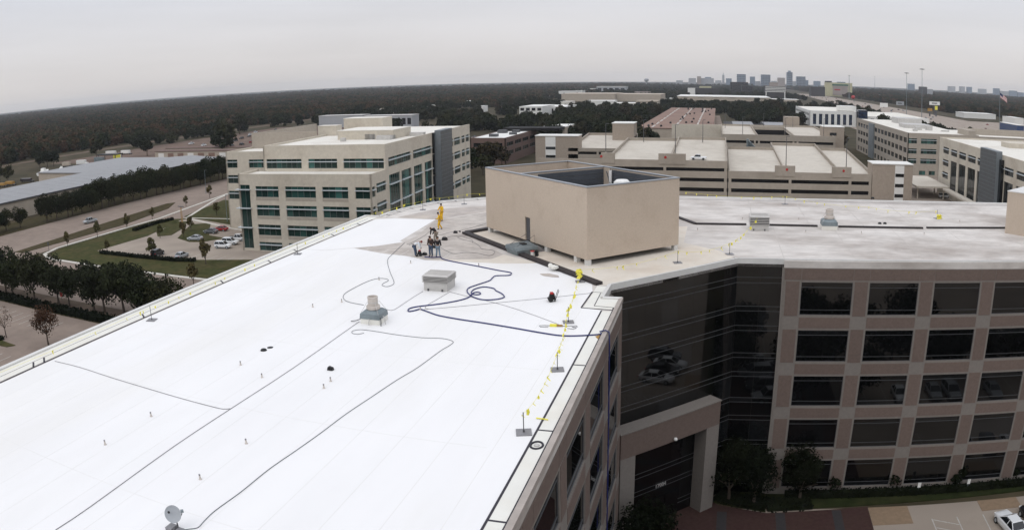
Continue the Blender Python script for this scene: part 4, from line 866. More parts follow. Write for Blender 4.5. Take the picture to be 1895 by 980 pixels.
def loft_body(st):
    m = MB(); k = len(st)
    for x, z0, z1, hw in st:
        m.v += [(x, -hw * .88, z0), (x, -hw, z0 + (z1 - z0) * .35), (x, -hw * .98, z0 + (z1 - z0) * .8), (x, -hw * .84, z1), (x, hw * .84, z1), (x, hw * .98, z0 + (z1 - z0) * .8), (x, hw, z0 + (z1 - z0) * .35), (x, hw * .88, z0)]
    for i in range(k - 1):
        for j in range(8): a, b = i * 8 + j, i * 8 + (j + 1) % 8; m.f.append((a, a + 8, b + 8, b)); m.m.append(0)
    m.f.append(tuple(range(8))); m.m.append(0); m.f.append(tuple(reversed(range((k - 1) * 8, k * 8)))); m.m.append(0)
    return m
def green(gh, hb, hr, mi=0):
    (x0, z0), (x1, z1), (x2, z2), (x3, z3) = gh; m = MB()
    m.v = [(x0, -hb, z0), (x3, -hb, z3), (x3, hb, z3), (x0, hb, z0), (x1, -hr, z1), (x2, -hr, z2), (x2, hr, z2), (x1, hr, z1)]
    for f in ((0, 1, 5, 4), (1, 2, 6, 5), (2, 3, 7, 6), (3, 0, 4, 7), (4, 5, 6, 7)): m.f.append(f); m.m.append(mi)
    return m
_cm = {}
def car_mesh(kind, col):
    if (kind, col) in _cm: return _cm[kind, col]
    st, gh, hb, hr = CARS[kind]; P = MT[col]; d = {}
    d['body'] = loft_body(st).mesh('body', P)
    d['cabin_glass'] = green(gh, hb, hr).mesh('cabin_glass', MT['car_glass'])
    (x1, z1), (x2, z2) = gh[1], gh[2]
    rf_ = MB().hexa([(x1 - .06, -hr - .02, z1 - .03), (x2 + .06, -hr - .02, z2 - .03), (x2 + .06, hr + .02, z2 - .03), (x1 - .06, hr + .02, z1 - .03), (x1, -hr + .08, z1 + .03), (x2, -hr + .08, z2 + .03), (x2, hr - .08, z2 + .03), (x1, hr - .08, z1 + .03)])
    d['roof'] = rf_.mesh('roof', P)
    d['pillar'] = []
    for s in (-1, 1):
        for a, b in (((gh[0][0], s * (hb + .01), gh[0][1]), (x1, s * (hr + .01), z1)), ((gh[3][0], s * (hb + .01), gh[3][1]), (x2, s * (hr + .01), z2)), (((gh[0][0] + gh[3][0]) / 2 - .1, s * (hb + .015), gh[0][1]), ((x1 + x2) / 2 - .1, s * (hr + .015), z1))):
            d['pillar'].append(MB().tube([a, b], .045, 5).mesh('pillar', P))
    L = st[-1][0]; B = st[0][0]; hw = max(s[3] for s in st); wr = .33 if kind == 'sedan' else .38
    ty = MB().lathe([(wr * .6, -.11), (wr * .96, -.11), (wr, -.06), (wr, .06), (wr * .96, .11), (wr * .6, .11)], 14).move(Matrix.Rotation(math.pi / 2, 4, 'X'))
    rim = MB().lathe([(.02, -.115), (wr * .62, -.112), (wr * .62, .112), (.02, .115)], 10).move(Matrix.Rotation(math.pi / 2, 4, 'X'))
    d['tyre'], d['rim'] = ty.mesh('wheel', MT['rubber']), rim.mesh('rim', MT['car_silver'])
    d['wheels'] = [(x, s * (hw - .10), wr) for x in (B * .62, L * .63) for s in (-1, 1)]
    d['head'] = [MB().box(L - .30, L - .06, s * .62 - .14, s * .62 + .14, .62 * (1 if kind == 'sedan' else 1.25), .76 * (1 if kind == 'sedan' else 1.22)).mesh('headlight', MT['lamp_clear']) for s in (-1, 1)]
    d['tail'] = [MB().box(B - .01, B + .12, s * .66 - .12, s * .66 + .12, .72 * (1 if kind == 'sedan' else 1.2), .88 * (1 if kind == 'sedan' else 1.15)).mesh('taillight', MT['lamp_red']) for s in (-1, 1)]
    if kind == 'pickup': d['bed'] = MB().box(B + .15, -.85, -.72, .72, 1.085, 1.095).mesh('bed', MT['black'])
    one = MB(); one.v = []; q = loft_body(st); one.v += q.v; one.f += q.f; one.m += q.m
    q = green(gh, hb, hr, 1); b = len(one.v); one.v += q.v; one.f += [tuple(i + b for i in f) for f in q.f]; one.m += q.m
    q = rf_; b = len(one.v); one.v += q.v; one.f += [tuple(i + b for i in f) for f in q.f]; one.m += q.m
    for w in d['wheels']:
        q = MB().lathe([(wr, -.1), (wr, .1)], 8, mi=2).move(Matrix.Translation(w) @ Matrix.Rotation(math.pi / 2, 4, 'X')); b = len(one.v); one.v += q.v; one.f += [tuple(i + b for i in f) for f in q.f]; one.m += q.m
    d['one'] = one.mesh('parked_car', [P, MT['car_glass'], MT['rubber']])
    _cm[kind, col] = d; return d
def car(kind, col, loc, rz, label, group='cars', name='parked_car'):
    d = car_mesh(kind, col); t = thing(name, label, 'pickup truck' if kind == 'pickup' else 'car', loc, rz, group)
    for k in ('body', 'cabin_glass', 'roof', 'bed'):
        if k in d: ob(k, d[k], t)
    for me in d['pillar']: ob('pillar', me, t)
    for w in d['wheels']: o = ob('wheel', d['tyre'], t, w); ob('rim', d['rim'], o)
    for k, n_ in (('head', 'headlight'), ('tail', 'taillight')):
        for me in d[k]: ob(n_, me, t)
    return t
def small_car(kind, col, loc, rz, label, group): return tag(ob('parked_car', car_mesh(kind, col)['one'], None, loc, rz), label, 'pickup truck' if kind == 'pickup' else 'car', group)

# courtyard cars
car('sedan', 'car_white', (29.3, 54.6, 0.01), math.radians(100), 'white sedan parked at the bottom right corner below the facade', 'courtyard cars')
car('sedan', 'car_black', (32.2, 55.2, 0.01), math.radians(98), 'black car cut by the right edge beside the white sedan', 'courtyard cars')
cy = [('pickup', 'car_silver', 8.0, 41.0, 170), ('pickup', 'car_grey', 7.2, 37.6, 175), ('suv', 'car_silver', 6.0, 33.2, 170), ('pickup', 'car_white', 6.5, 29.5, 168), ('sedan', 'car_white', 24.5, 40.2, 92), ('suv', 'car_silver', 31.8, 40, 88), ('sedan', 'car_silver', 29.4, 39.6, 92), ('pickup', 'car_blue', 21.4, 30, 88), ('sedan', 'car_white', 34.6, 56.0, 97), ('suv', 'car_grey', 37.4, 55.0, 92), ('sedan', 'car_white', 16.5, 20, 90), ('suv', 'car_red', 11.5, 19, 90), ('sedan', 'car_silver', 38, 40, 90), ('suv', 'car_white', 26.8, 19.5, 90)]
lbl = {0: 'silver pickup mirrored in the glass corner, highest of the row', 1: 'grey pickup mirrored in the glass corner below the silver one', 2: 'silver utility car mirrored in the glass corner', 3: 'white pickup mirrored lowest in the glass corner', 4: 'white sedan mirrored in the third window column', 5: 'silver utility car mirrored in the fourth window column'}
for i, (k, c, x, y, a) in enumerate(cy):
    nm = {'sedan': 'sedan', 'suv': 'utility car', 'pickup': 'pickup truck'}[k]
    car(k, c, (x, y, 0.01), math.radians(a), lbl.get(i, f'{c[4:]} {nm} in the courtyard lot that shows only as a window reflection'), 'courtyard cars')

# ------------------------------------------------------------------ trees
M_('bark', (0.075, 0.058, 0.045), var=0.3, scale=4, rough=0.95)
MT['leaf_oak'] = leafmat('leaf_oak', [(0.014, 0.019, 0.009), (0.024, 0.028, 0.012), (0.017, 0.021, 0.011), (0.031, 0.032, 0.014), (0.020, 0.022, 0.010)])
MT['leaf_young'] = leafmat('leaf_young', [(0.070, 0.074, 0.026), (0.095, 0.075, 0.034), (0.060, 0.066, 0.026)])
MT['leaf_brown'] = leafmat('leaf_brown', [(0.060, 0.031, 0.018), (0.048, 0.028, 0.018), (0.070, 0.038, 0.021)])
MT['leaf_forest'] = leafmat('leaf_forest', [(0.014, 0.021, 0.010), (0.019, 0.026, 0.012), (0.025, 0.030, 0.013), (0.038, 0.037, 0.017), (0.050, 0.039, 0.019), (0.068, 0.040, 0.022), (0.080, 0.044, 0.027), (0.052, 0.046, 0.023)], 0.006)
MT['leaf_town'] = leafmat('leaf_town', [(0.012, 0.017, 0.008), (0.022, 0.027, 0.012), (0.016, 0.021, 0.010), (0.034, 0.034, 0.015), (0.014, 0.019, 0.009), (0.045, 0.034, 0.018)])
MT['leaf_dark'] = leafmat('leaf_dark', [(0.006, 0.0085, 0.0045), (0.010, 0.012, 0.006)])
def crown_mesh(name, m, seed, rx, rz, n, leaf, clumps=14, cone=0.0, hollow=0.45):
    """leaf quads gathered in clumps through the crown volume; origin at crown centre"""
    rnd = random.Random(seed); b = MB(); C = []
    for k in range(clumps):
        while True:
            p = Vector((rnd.uniform(-1, 1), rnd.uniform(-1, 1), rnd.uniform(-1, 1)))
            if hollow * .5 < p.length < 1: break
        taper = 1 - cone * (p.z * .5 + .5)
        C.append((Vector((p.x * rx * .72 * taper, p.y * rx * .72 * taper, p.z * rz * .75)), rnd.uniform(.28, .46) * rx * (1 - cone * .4 * (p.z * .5 + .5))))
    for i in range(n):
        c, r = rnd.choice(C)
        d = Vector((rnd.gauss(0, 1), rnd.gauss(0, 1), rnd.gauss(0, 1) + .25)).normalized()
        p = c + d * r * (rnd.uniform(.55, 1.05)); p.z = c.z + (p.z - c.z) * .85
        nrm = (d + Vector((rnd.gauss(0, .6), rnd.gauss(0, .6), rnd.gauss(0, .6) + .3))).normalized(); x = nrm.orthogonal().normalized(); y = nrm.cross(x)
        a = rnd.uniform(0, 6.28); x, y = x * math.cos(a) + y * math.sin(a), y * math.cos(a) - x * math.sin(a); s = leaf * rnd.uniform(.6, 1.3)
        b.face([p - x * s, p - y * s * .7 + nrm * s * .1, p + x * s, p + y * s * .7 + nrm * s * .1])
    return b.mesh(name, m)
def trunk_mesh(seed, h, r, spread, top):
    rnd = random.Random(seed); b = MB().tube([(0, 0, -.1), (0.02 * h, 0, h * .45), (-.01 * h, .02 * h, h)], [r * 1.25, r * .9, r * .65], 7)
    for k in range(5):
        a = k * 1.256 + rnd.uniform(-.4, .4); e = Vector((math.cos(a) * spread * rnd.uniform(.5, .9), math.sin(a) * spread * rnd.uniform(.5, .9), h + top * rnd.uniform(.4, .9)))
        b.tube([(0, 0, h * .9), Vector((e.x * .4, e.y * .4, h + (e.z - h) * .45)), e], [r * .55, r * .35, r * .12], 5)
    return b.mesh('trunk', MT['bark'])
KIND = {}
def tree_kind(key, m, rx, rz, th, tr, n, leaf, variants=3, clumps=14, cone=0.0, hollow=.45):
    KIND[key] = [(crown_mesh('crown', MT[m], 31 * i + len(key), rx, rz, n, leaf, clumps, cone, hollow), trunk_mesh(i, th, tr, rx * .8, rz), th + rz * .8) for i in range(variants)]
tree_kind('oak', 'leaf_oak', 4.2, 3.3, 2.2, .22, 3800, .25, 5, 24)
tree_kind('young', 'leaf_young', 1.15, 1.75, .75, .07, 900, .15, 3, 16, .6)
tree_kind('brown', 'leaf_brown', 3.0, 2.6, 1.9, .16, 1900, .16, 2, 26)
tree_kind('bare', 'leaf_brown', 2.2, 2.2, 1.9, .12, 260, .12, 1, 14)
tree_kind('holly', 'leaf_dark', 2.6, 2.7, 1.4, .16, 3800, .13, 2, 26, .25)
tree_kind('far', 'leaf_town', 4.4, 3.9, 2.6, .25, 900, .55, 4, 14)
tree_kind('shrub', 'leaf_dark', .75, .55, .2, .05, 500, .09, 2, 8)
def tree(kind, x, y, s, label, group, seed, name='tree', cat='tree', sz=None):
    rnd = random.Random(seed); cm, tm, cz = rnd.choice(KIND[kind])
    t = thing(name, label, cat, (x, y, 0), rnd.uniform(0, 6.28), group); t.scale = (s, s, sz or s * rnd.uniform(.92, 1.1))
    ob('crown', cm, t, (0, 0, cz)); ob('trunk', tm, t); return t
# ------------------------------------------------------------------ neighbouring buildings
M_('precast', (0.54, 0.49, 0.405), var=0.10, scale=1.2, rough=0.9, detail=8, col2=(0.44, 0.385, 0.31), stain=0.4, sscale=0.12)
M_('precast_dim', (0.37, 0.325, 0.27), var=0.10, scale=1.2, rough=0.9)
M_('roof_white', (0.70, 0.67, 0.60), var=0.06, scale=0.4, rough=0.9, col2=(0.60, 0.56, 0.49), stain=0.4, sscale=0.08)
M_('garage_wall', (0.36, 0.315, 0.26), var=0.10, scale=0.8, rough=0.95, col2=(0.30, 0.26, 0.21), stain=0.4, sscale=0.1)
M_('garage_deck', (0.52, 0.475, 0.405), var=0.08, scale=0.4, rough=0.95, col2=(0.45, 0.405, 0.34), stain=0.4, sscale=0.06)
M_('tower_wall', (0.34, 0.285, 0.23), var=0.12, scale=1.5, rough=0.95)
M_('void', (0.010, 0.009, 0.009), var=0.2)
M_('brick_brown', (0.145, 0.095, 0.078), var=0.18, scale=1.5, rough=0.9)
M_('white_wall', (0.70, 0.69, 0.65), var=0.06, scale=0.8, rough=0.9)
M_('tan_wall', (0.42, 0.36, 0.29), var=0.10, scale=0.3, rough=0.9)
M_('brown_roof', (0.23, 0.15, 0.115), var=0.16, scale=0.15, rough=0.95, col2=(0.18, 0.115, 0.09), stain=0.5, sscale=0.03)
M_('metal_roof', (0.26, 0.26, 0.262), var=0.08, scale=0.3, rough=0.6, metal=0.1)
M_('frame_mid', (0.15, 0.17, 0.165), rough=0.5, metal=0.2, var=0.1)
M_('fin_glass', (0.070, 0.080, 0.086), rough=0.35, var=0.2, scale=0.6, spec=0.5)
M_('shade_fin', (0.52, 0.56, 0.57), var=0.05, rough=0.5)
M_('grey_tower', (0.17, 0.19, 0.20), var=0.1, rough=0.5)
M_('tower_haze_blue', (0.17, 0.215, 0.27), var=0.12, scale=0.05, rough=0.6)  # blue of far towers, lightened with distance haze painted into the colour
M_('tower_tan', (0.34, 0.29, 0.26), var=0.12, scale=0.05, rough=0.8)
M_('tower_pale', (0.36, 0.37, 0.38), var=0.1, scale=0.05, rough=0.8)

_win = {}
def win_mesh(w, h, gl, fr='frame_mid', mull=1.55, fin=True, fin_at=0.66):
    k = (round(w, 1), round(h, 1), gl, fr, fin)
    if k in _win: return _win[k]
    w, h = k[0], k[1]; n = max(1, round(w / mull)); f = MB()
    for z in (0, h - .08): f.box(0, w, .0, .10, z, z + .08)
    for i in range(n + 1): x = min(max(0, i * w / n - .035), w - .07); f.box(x, x + .07, .0, .09, .08, h - .08)
    p = [MB().box(i * w / n + .03, (i + 1) * w / n - .03, .05, .08, .07, h - .07).mesh('pane', MT[gl]) for i in range(n)]
    shelf = MB().box(-.05, w + .05, -.55, .0, h * fin_at, h * fin_at + .16).mesh('sun_shelf', MT['shade_fin']) if fin else None
    _win[k] = (f.mesh('window', MT[fr]), p, shelf); return _win[k]
def punched(parent, M0, L, z0, z1, wins, wall='precast', gl='glass_green', depth=0.35, fin=True, mull=1.55, thick=0.4):
    """wall of a building with real recessed openings; wins = (x0, x1, z0, z1)"""
    xs = sorted({0.0, L, *[w[0] for w in wins], *[w[1] for w in wins]}); zs = sorted({z0, z1, *[w[2] for w in wins], *[w[3] for w in wins]})
    m = MB()
    for a, b in zip(zs, zs[1:]):
        run = None
        for c, d in zip(xs, xs[1:]):
            hole = any(w[0] <= c + 1e-6 and w[1] >= d - 1e-6 and w[2] <= a + 1e-6 and w[3] >= b - 1e-6 for w in wins)
            if not hole: run = (run[0], d) if run else (c, d)
            if (hole or d == xs[-1]) and run: m.box(run[0], run[1], 0, thick, a, b); run = None
    o = m.build('wall', MT[wall], parent); o.matrix_local = M0
    for w in wins:
        fm, ps, sh = win_mesh(w[1] - w[0], w[3] - w[2], gl, fin=(w[4] if len(w) > 4 else fin), mull=mull)
        q = ob('window', fm, parent, M=M0 @ Matrix.Translation((w[0], depth - .12, w[2])))
        for p in ps: ob('pane', p, q)
        if sh: ob('sun_shelf', sh, q)
    return o
def MX(x, y, z=0, rz=0.0): return Matrix.Translation((x, y, z)) @ Matrix.Rotation(rz, 4, 'Z')
H90 = math.pi / 2
def block(parent, x0, x1, y0, y1, z0, z1, wall='precast', roof='roof_white', core='void', par=0.5, inn=0.42):
    MB().box(x0 + inn, x1 - inn, y0 + inn, y1 - inn, z0, z1 - par - .25).build('core', MT[core], parent)
    MB().box(x0 + .405, x1 - .405, y0 + .405, y1 - .405, z1 - par - .24, z1 - par).build('roof', MT[roof], parent)

# --- left office building, cream precast
LB = thing('office_building', 'cream stepped office building with green glass bands, left of the penthouse', 'building', (-73.9, 149.3, 0), math.radians(3.5))
block(LB, -35.7, 0, 0, 9.6, 0, 18.5); block(LB, -33.4, 0, 9, 84, 0, 24.3); block(LB, -56, -33.4, 25, 84, 0, 21.5)
s_w = []
for hd in (15.6, 11.15, 6.5, 2.3):
    zb_ = max(hd - 2.6, 0.2)
    s_w += [(35.7 - 12.4, 35.7 - 5.8, zb_, hd), (35.7 - 22.3, 35.7 - 14.1, zb_, hd), (35.7 - 30.7, 35.7 - 24.2, zb_, hd), (35.7 - 4.0, 35.7 - .42, zb_, hd)]
s_w.append((0.42, 3.3, 0.6, 15.9, False))
punched(LB, MX(-35.7, 0), 35.7, 0, 18.5, s_w)
for hd in (15.6, 11.15, 6.5):
    for a, b in ((5.8, 12.4), (14.1, 22.3), (24.2, 30.7)):
        MB().box(-b, -a, -.02, .1, hd - 3.35, hd - 2.66).build('sill_band', MT['precast_dim'], LB)  # darker band below each window, slightly proud of the wall
    MB().box(-36.4, -32.2, -.7, .0, hd - .9, hd - .72).build('sun_shelf', MT['shade_fin'], LB)
    MB().box(-36.4, -35.75, .0, 4.0, hd - .9, hd - .72).build('sun_shelf', MT['shade_fin'], LB)
for a, b in ((11.1, 18.4), (19.6, 26.9), (28.8, 35.5), (37.6, 43.9)):
    for z in (5.6, 10.0, 14.6): MB().box(-.1, .5, a, b, z, z + .18).build('sun_shelf', MT['shade_fin'], LB)
e_w = [(3.0, 8.9, h - 2.2, h) for h in (16.0, 11.6, 7.2)] + [(.42, 2.3, h - 2.35, h) for h in (15.6, 11.15, 6.5)]
e_w += [(a, b, 1.2, 16.9, False) for a, b in ((11.1, 18.4), (19.6, 26.9), (28.8, 35.5), (37.6, 43.9))] + [(11.0, 26.6, 18.8, 21.0), (28.6, 43.6, 18.8, 21.0)]
for h in (21.2, 16.9, 12.5, 8.1): e_w += [(58.0, 65.0, h - 2.3, h), (66.0, 72.6, h - 2.3, h), (74.2, 78, h - 2.3, h), (79.2, 83.2, h - 2.3, h)]
punched(LB, MX(0, 0, 0, H90), 9.4, 0, 18.5, [w for w in e_w if w[1] < 9.3])
punched(LB, MX(0, 9.4, 0, H90), 74.6, 0, 24.3, [(w[0] - 9.4, w[1] - 9.4, *w[2:]) for w in e_w if w[0] > 9.4])
punched(LB, MX(-33.4, 9.0), 33.4, 17.6, 24.3, [(.9, 11.1, 18.7, 21.0), (13.0, 20.9, 18.7, 21.0), (22.6, 33.0, 18.7, 21.0)])
punched(LB, MX(-56, 25), 22.6, 0, 21.5, [(8, 15, h - 2.3, h) for h in (19.3, 15, 10.6)] + [(.42, 4, h - 2.3, h) for h in (19.3, 15, 10.6)])
punched(LB, MX(-35.7, 9.6, 0, -H90), 9.6, 0, 18.5, [(6.2, 9.2, h - 2.35, h) for h in (15.6, 11.15, 6.5)])
punched(LB, MX(-33.4, 84, 0, -H90), 75, 0, 24.3, [], fin=False); punched(LB, MX(-56, 84, 0, -H90), 59, 0, 21.5, [(53, 58.5, h - 2.3, h) for h in (19.3, 15, 10.6)])
punched(LB, MX(0, 84, 0, math.pi), 56, 0, 21.5, [])
FN = MB().box(.45, 2.2, 45.4, 56.4, 0, 24.9).build('glass_fin', MT['grey_tower'], LB)
for k in range(22): MB().box(2.2, 2.26, 45.5, 56.3, .6 + k * 1.1, 1.55 + k * 1.1).build('fin_pane', MT['fin_glass'], FN)
for k in range(4): MB().box(-.2, .45, 44.4, 45.3, 1 + k * 5.9, 6.6 + k * 5.9).build('dark_reveal', MT['glass_black'], FN)
for (x0, x1, y0, y1, h), m in (((-22, -6, 30, 44, 2.3), 'precast'), ((-33, -20, 58, 66, 4.2), 'precast'), ((-36, -30, 46, 50, 2.8), 'precast'), ((-10, -6, 28, 32, 1.1), 'galv_light'), ((-14, -11, 30, 33, 1.4), 'galv_light'), ((-18.5, -17.3, 24, 25.2, 0.9), 'galv_light'), ((-5, -1, 40, 42, 1.0), 'galv_light')):
    t = MB().box(x0, x1, y0, y1, 23.8, 23.8 + h).build('roof_house' if m == 'precast' else 'roof_unit', MT[m], LB)
    if m == 'precast': MB().box(x0 - .1, x1 + .1, y0 - .1, y1 + .1, 23.8 + h, 23.95 + h).build('roof_cap', MT['roof_white'], t)
MB().box(-56, -33.5, 40, 40.5, 21.0, 25.6).build('screen_wall', MT['precast_dim'], LB); MB().box(-56, -55.6, 40.5, 84, 21.0, 25.4).build('screen_wall', MT['precast_dim'], LB)
# canopy roof beyond the rounded corner
CN = thing('entrance_canopy', 'pale blue-grey canopy roof just beyond the rounded roof edge', 'canopy', (-33, 128, 0))
MB().box(-14, 12, -6, 8, 6.2, 6.7).build('canopy_roof', MT['metal_roof'], CN)
for x in (-12, -2, 10):
    for y in (-5, 7): MB().tube([(x, y, 0), (x, y, 6.2)], .3, 8).build('column', MT['precast'], CN)

# --- right office building, nearer
RB2 = thing('office_building', 'cream office building with grey glass fin at the right edge beyond the far wing', 'building', (84, 272, 0), 0)
block(RB2, 0, 48, -96, 0, 0, 20.3)
r2 = [(272 - b, 272 - a, 15.0, 17.3, True) for a, b in ((259.2, 266.4), (249.3, 256.6), (239.4, 247.1), (229.2, 237.2), (220.6, 227.3), (195.6, 203), (186, 193.2))]
r2 = [(5.6, 12.8), (15.4, 22.7), (24.9, 32.6), (34.8, 42.8), (44.7, 51.2), (69, 76.4), (78.8, 86)]
w2 = [(a, b, 15.0, 17.3) for a, b in r2] + [(a, b, 1.6, 13.2, False) for a, b in r2[1:]] + [(5.6, 12.8, 10.6, 12.9), (5.6, 12.8, 6.2, 8.5)]
punched(RB2, MX(0, 0, 0, -H90), 96, 0, 20.3, w2, gl='glass_black')
punched(RB2, MX(48, 0, 0, math.pi), 48, 0, 20.3, []); punched(RB2, MX(0, -96), 48, 0, 20.3, [])
F2 = MB().box(-2.0, -.05, -67, -52.4, 0, 21.2).build('glass_fin', MT['grey_tower'], RB2)
for k in range(18): MB().box(-2.06, -2.0, -66.8, -52.6, .6 + k * 1.14, 1.6 + k * 1.14).build('fin_pane', MT['fin_glass'], F2)
MB().box(-1.0, -.03, -68.8, -67.05, 0, 19).build('dark_reveal', MT['glass_black'], F2)
MB().box(16, 26, -34, -26, 19.8, 21.4).build('roof_house', MT['precast'], RB2); MB().box(14, 18, -60, -55, 19.8, 21.2).build('roof_unit', MT['galv_light'], RB2); MB().box(20, 24, -70, -64, 19.8, 21).build('roof_unit', MT['galv_light'], RB2)
MB().box(-14, -1.5, -20, 10, 4.0, 4.6).build('walkway_roof', MT['garage_deck'], RB2); MB().box(-4, -1.5, -70, -20, 3.4, 4.0).build('walkway_roof', MT['garage_deck'], RB2)
for y in (-18, -6, 8):
    for x in (-13, -3): MB().tube([(x, y, 0), (x, y, 4)], .25, 8).build('column', MT['precast'], RB2)
# --- right office building, farther
RB1 = thing('office_building', 'tan office building with window bands and white roof right of the garage', 'building', (83, 317, 0), 0)
block(RB1, 0, 34, 0, 125, 0, 18.6); block(RB1, 34, 100, 20, 75, 0, 17)
w1 = []; y = 2.0
while y < 118:
    if not 70 < y < 86: w1 += [(125 - y - 6.2, 125 - y, h - 2.2, h, False) for h in (16.3, 12.0, 7.8)] + [(125 - y - 5.6, 125 - y - 1, .8, 3.2, False)]
    y += 8.0
punched(RB1, MX(0, 125, 0, -H90), 125, 0, 18.6, w1, 'precast_dim', 'glass_black', mull=3)
punched(RB1, MX(0, 0), 34, 0, 18.6, [(a, b, h - 2.2, h) for h in (16.3, 12.0, 7.8) for a, b in ((.42, 4.3), (6.2, 13.7), (15.5, 23), (25, 32.5))] + [(a, a + 3, .8, 2.6, False) for a in (5.8, 10.4, 16, 21, 26)], 'precast_dim', 'glass_green')
punched(RB1, MX(34, 20), 66, 0, 17, [(a, a + 8, h - 2.3, h) for h in (15.2, 10.8, 6.4) for a in (4, 14, 24, 36, 46, 56)], 'precast_dim', 'glass_green')
MB().box(-.9, -.05, 72, 84, 0, 18).build('glass_fin', MT['grey_tower'], RB1)
MB().box(34.05, 34.4, 0, 20, 0, 18.6).build('side_wall', MT['precast_dim'], RB1)
for x0, x1, y0, y1, h in ((10, 24, 44, 58, 1.8), (12, 15, 30, 34, 1.6), (18, 21, 32, 35, 2.0), (8, 10, 20, 22, 1.0), (24, 28, 26, 27.5, .7), (16, 30, 84, 100, 3.0)): MB().box(x0, x1, y0, y1, 18.1, 18.1 + h).build('roof_unit', MT['galv_light'], RB1)
MB().box(30, 33.5, 2, 19, 18.1, 20.5).build('screen_wall', MT['precast_dim'], RB1); MB().box(40, 90, 40, 41, 16.5, 19.5).build('screen_wall', MT['precast_dim'], RB1)

# --- parking garages
def slot_wall(parent, u0, u1, v, top, slots, posts, wall='garage_wall', name='front_wall'):
    zs = [0.0]
    for a, b in slots: zs += [a, b]
    zs.append(top); m = MB()
    for i in range(0, len(zs), 2): m.box(u0, u1, v, v + .5, zs[i], zs[i + 1])
    for p in posts:
        for a, b in slots: m.box(p - .45, p + .45, v + .004, v + .49, a, b)
    m.build(name, MT[wall], parent)
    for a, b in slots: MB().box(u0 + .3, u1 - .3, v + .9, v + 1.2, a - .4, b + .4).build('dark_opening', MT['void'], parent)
def ramp(parent, u0, u1, v0, v1, z0, z1, par=1.0, sides=(1, 1)):
    m = MB().hexa([(u0, v0, z0 - .5), (u1, v0, z0 - .5), (u1, v1, z1 - .5), (u0, v1, z1 - .5), (u0, v0, z0), (u1, v0, z0), (u1, v1, z1), (u0, v1, z1)]); m.build('deck', MT['garage_deck'], parent)
    for s, x in zip(sides, (u0, u1 - .35)):
        if s: MB().hexa([(x, v0, z0 + .004), (x + .35, v0, z0 + .004), (x + .35, v1, z1 + .004), (x, v1, z1 + .004), (x, v0, z0 + par), (x + .35, v0, z0 + par), (x + .35, v1, z1 + par), (x, v1, z1 + par)]).build('parapet', MT['garage_wall'], parent)
    MB().box(u0, u1, v1, v1 + .35, z1 - .5, z1 + par).build('parapet', MT['garage_wall'], parent)
def stair_tower(parent, u0, u1, v, top, wins, strip):
    MB().box(u0, u1, v, v + 9, 0, top).build('stair_tower', MT['tower_wall'], parent)
    s = MB().box(strip[0], strip[1], v - .12, v - .005, 0, top - .25).build('tower_strip', MT['white_wall'], parent)
    for z in wins: MB().box(strip[0] + .15, strip[1] - .05, v - .2, v - .125, z - .55, z + .55).build('window', MT['glass_black'], s)
    MB().box(u0 - .15, u1 + .15, v - .25, v + 9.15, top, top + .3).build('tower_cap', MT['white_wall'], parent)
    MB().box(u0 + .3, u1 - .3, v + 8.9, v + 9.05, 0, top - .3).build('back_panel', MT['tower_wall'], parent)
G1 = thing('parking_garage', 'large beige parking garage with pale roof decks and black slot openings behind the far wing', 'parking garage', (0, 248, 0))
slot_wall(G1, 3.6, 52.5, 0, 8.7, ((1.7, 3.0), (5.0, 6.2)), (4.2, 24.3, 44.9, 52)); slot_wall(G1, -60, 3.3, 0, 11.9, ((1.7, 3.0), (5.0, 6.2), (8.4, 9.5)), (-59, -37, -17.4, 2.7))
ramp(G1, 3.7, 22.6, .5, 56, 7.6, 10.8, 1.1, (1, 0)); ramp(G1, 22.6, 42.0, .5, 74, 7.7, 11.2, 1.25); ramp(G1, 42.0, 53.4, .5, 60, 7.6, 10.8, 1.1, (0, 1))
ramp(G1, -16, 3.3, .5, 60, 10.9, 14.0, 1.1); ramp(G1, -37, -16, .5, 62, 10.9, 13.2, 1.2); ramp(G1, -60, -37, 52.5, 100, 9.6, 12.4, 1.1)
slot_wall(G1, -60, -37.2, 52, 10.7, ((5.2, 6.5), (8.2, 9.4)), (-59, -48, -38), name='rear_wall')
stair_tower(G1, 52.6, 67.1, -.4, 12.1, (8.6, 5.2, 1.8), (60.6, 63.9)); stair_tower(G1, -73.6, -56, 52, 15.4, (10.6, 7.2, 3.6), (-69.4, -65.2))
MB().box(-46.5, -37, 84, 96, 0, 18.8).build('stair_tower', MT['tower_wall'], G1); MB().box(-46.8, -36.8, 83.8, 96.2, 18.8, 19.1).build('tower_cap', MT['white_wall'], G1)
for a, b in ((19.1, 25.9), (38.5, 45.2), (-19.5, -10.5), (-38.5, -34)):
    z_ = 8.7 if a > 0 else 11.9
    o = MB().box(a, b, -.25, .9, z_ - 1.3, z_ + 2.1).build('wall_pier', MT['garage_wall'], G1); MB().lathe([(.02, -.05), (.42, -.04), (.42, .04), (.02, .05)], 12).move(Matrix.Translation(((a + b) / 2 + (.6 if a > 0 else -2.2), -.33, z_ + .9)) @ Matrix.Rotation(H90, 4, 'X')).build('red_standpipe', MT['red'], o)
st = MB()
for k in range(6): st.box(11.8 + k * .55, 12.6 + k * .55, 60.2, 62.4, 11.0, 14.6 - k * .55)
st.build('ramp_stair', MT['galv'], G1)
def lamp(u, v, z0, h, label, heads=1, group='garage lamp posts'):
    t = thing('lamp_post', label, 'lamp post', (u, v, z0), 0, group)
    MB().tube([(0, 0, 0), (0, 0, h)], [.14, .09], 8).build('pole', MT['steel_dark'], t); MB().box(-.2, .2, -.2, .2, 0, .35).build('base', MT['garage_wall'], t)
    for s in ((-1, 1) if heads == 2 else (1,)): MB().box(min(0, s * 1.1), max(0, s * 1.1), -.16, .16, h, h + .16).build('lamp_head', MT['steel_dark'], t)
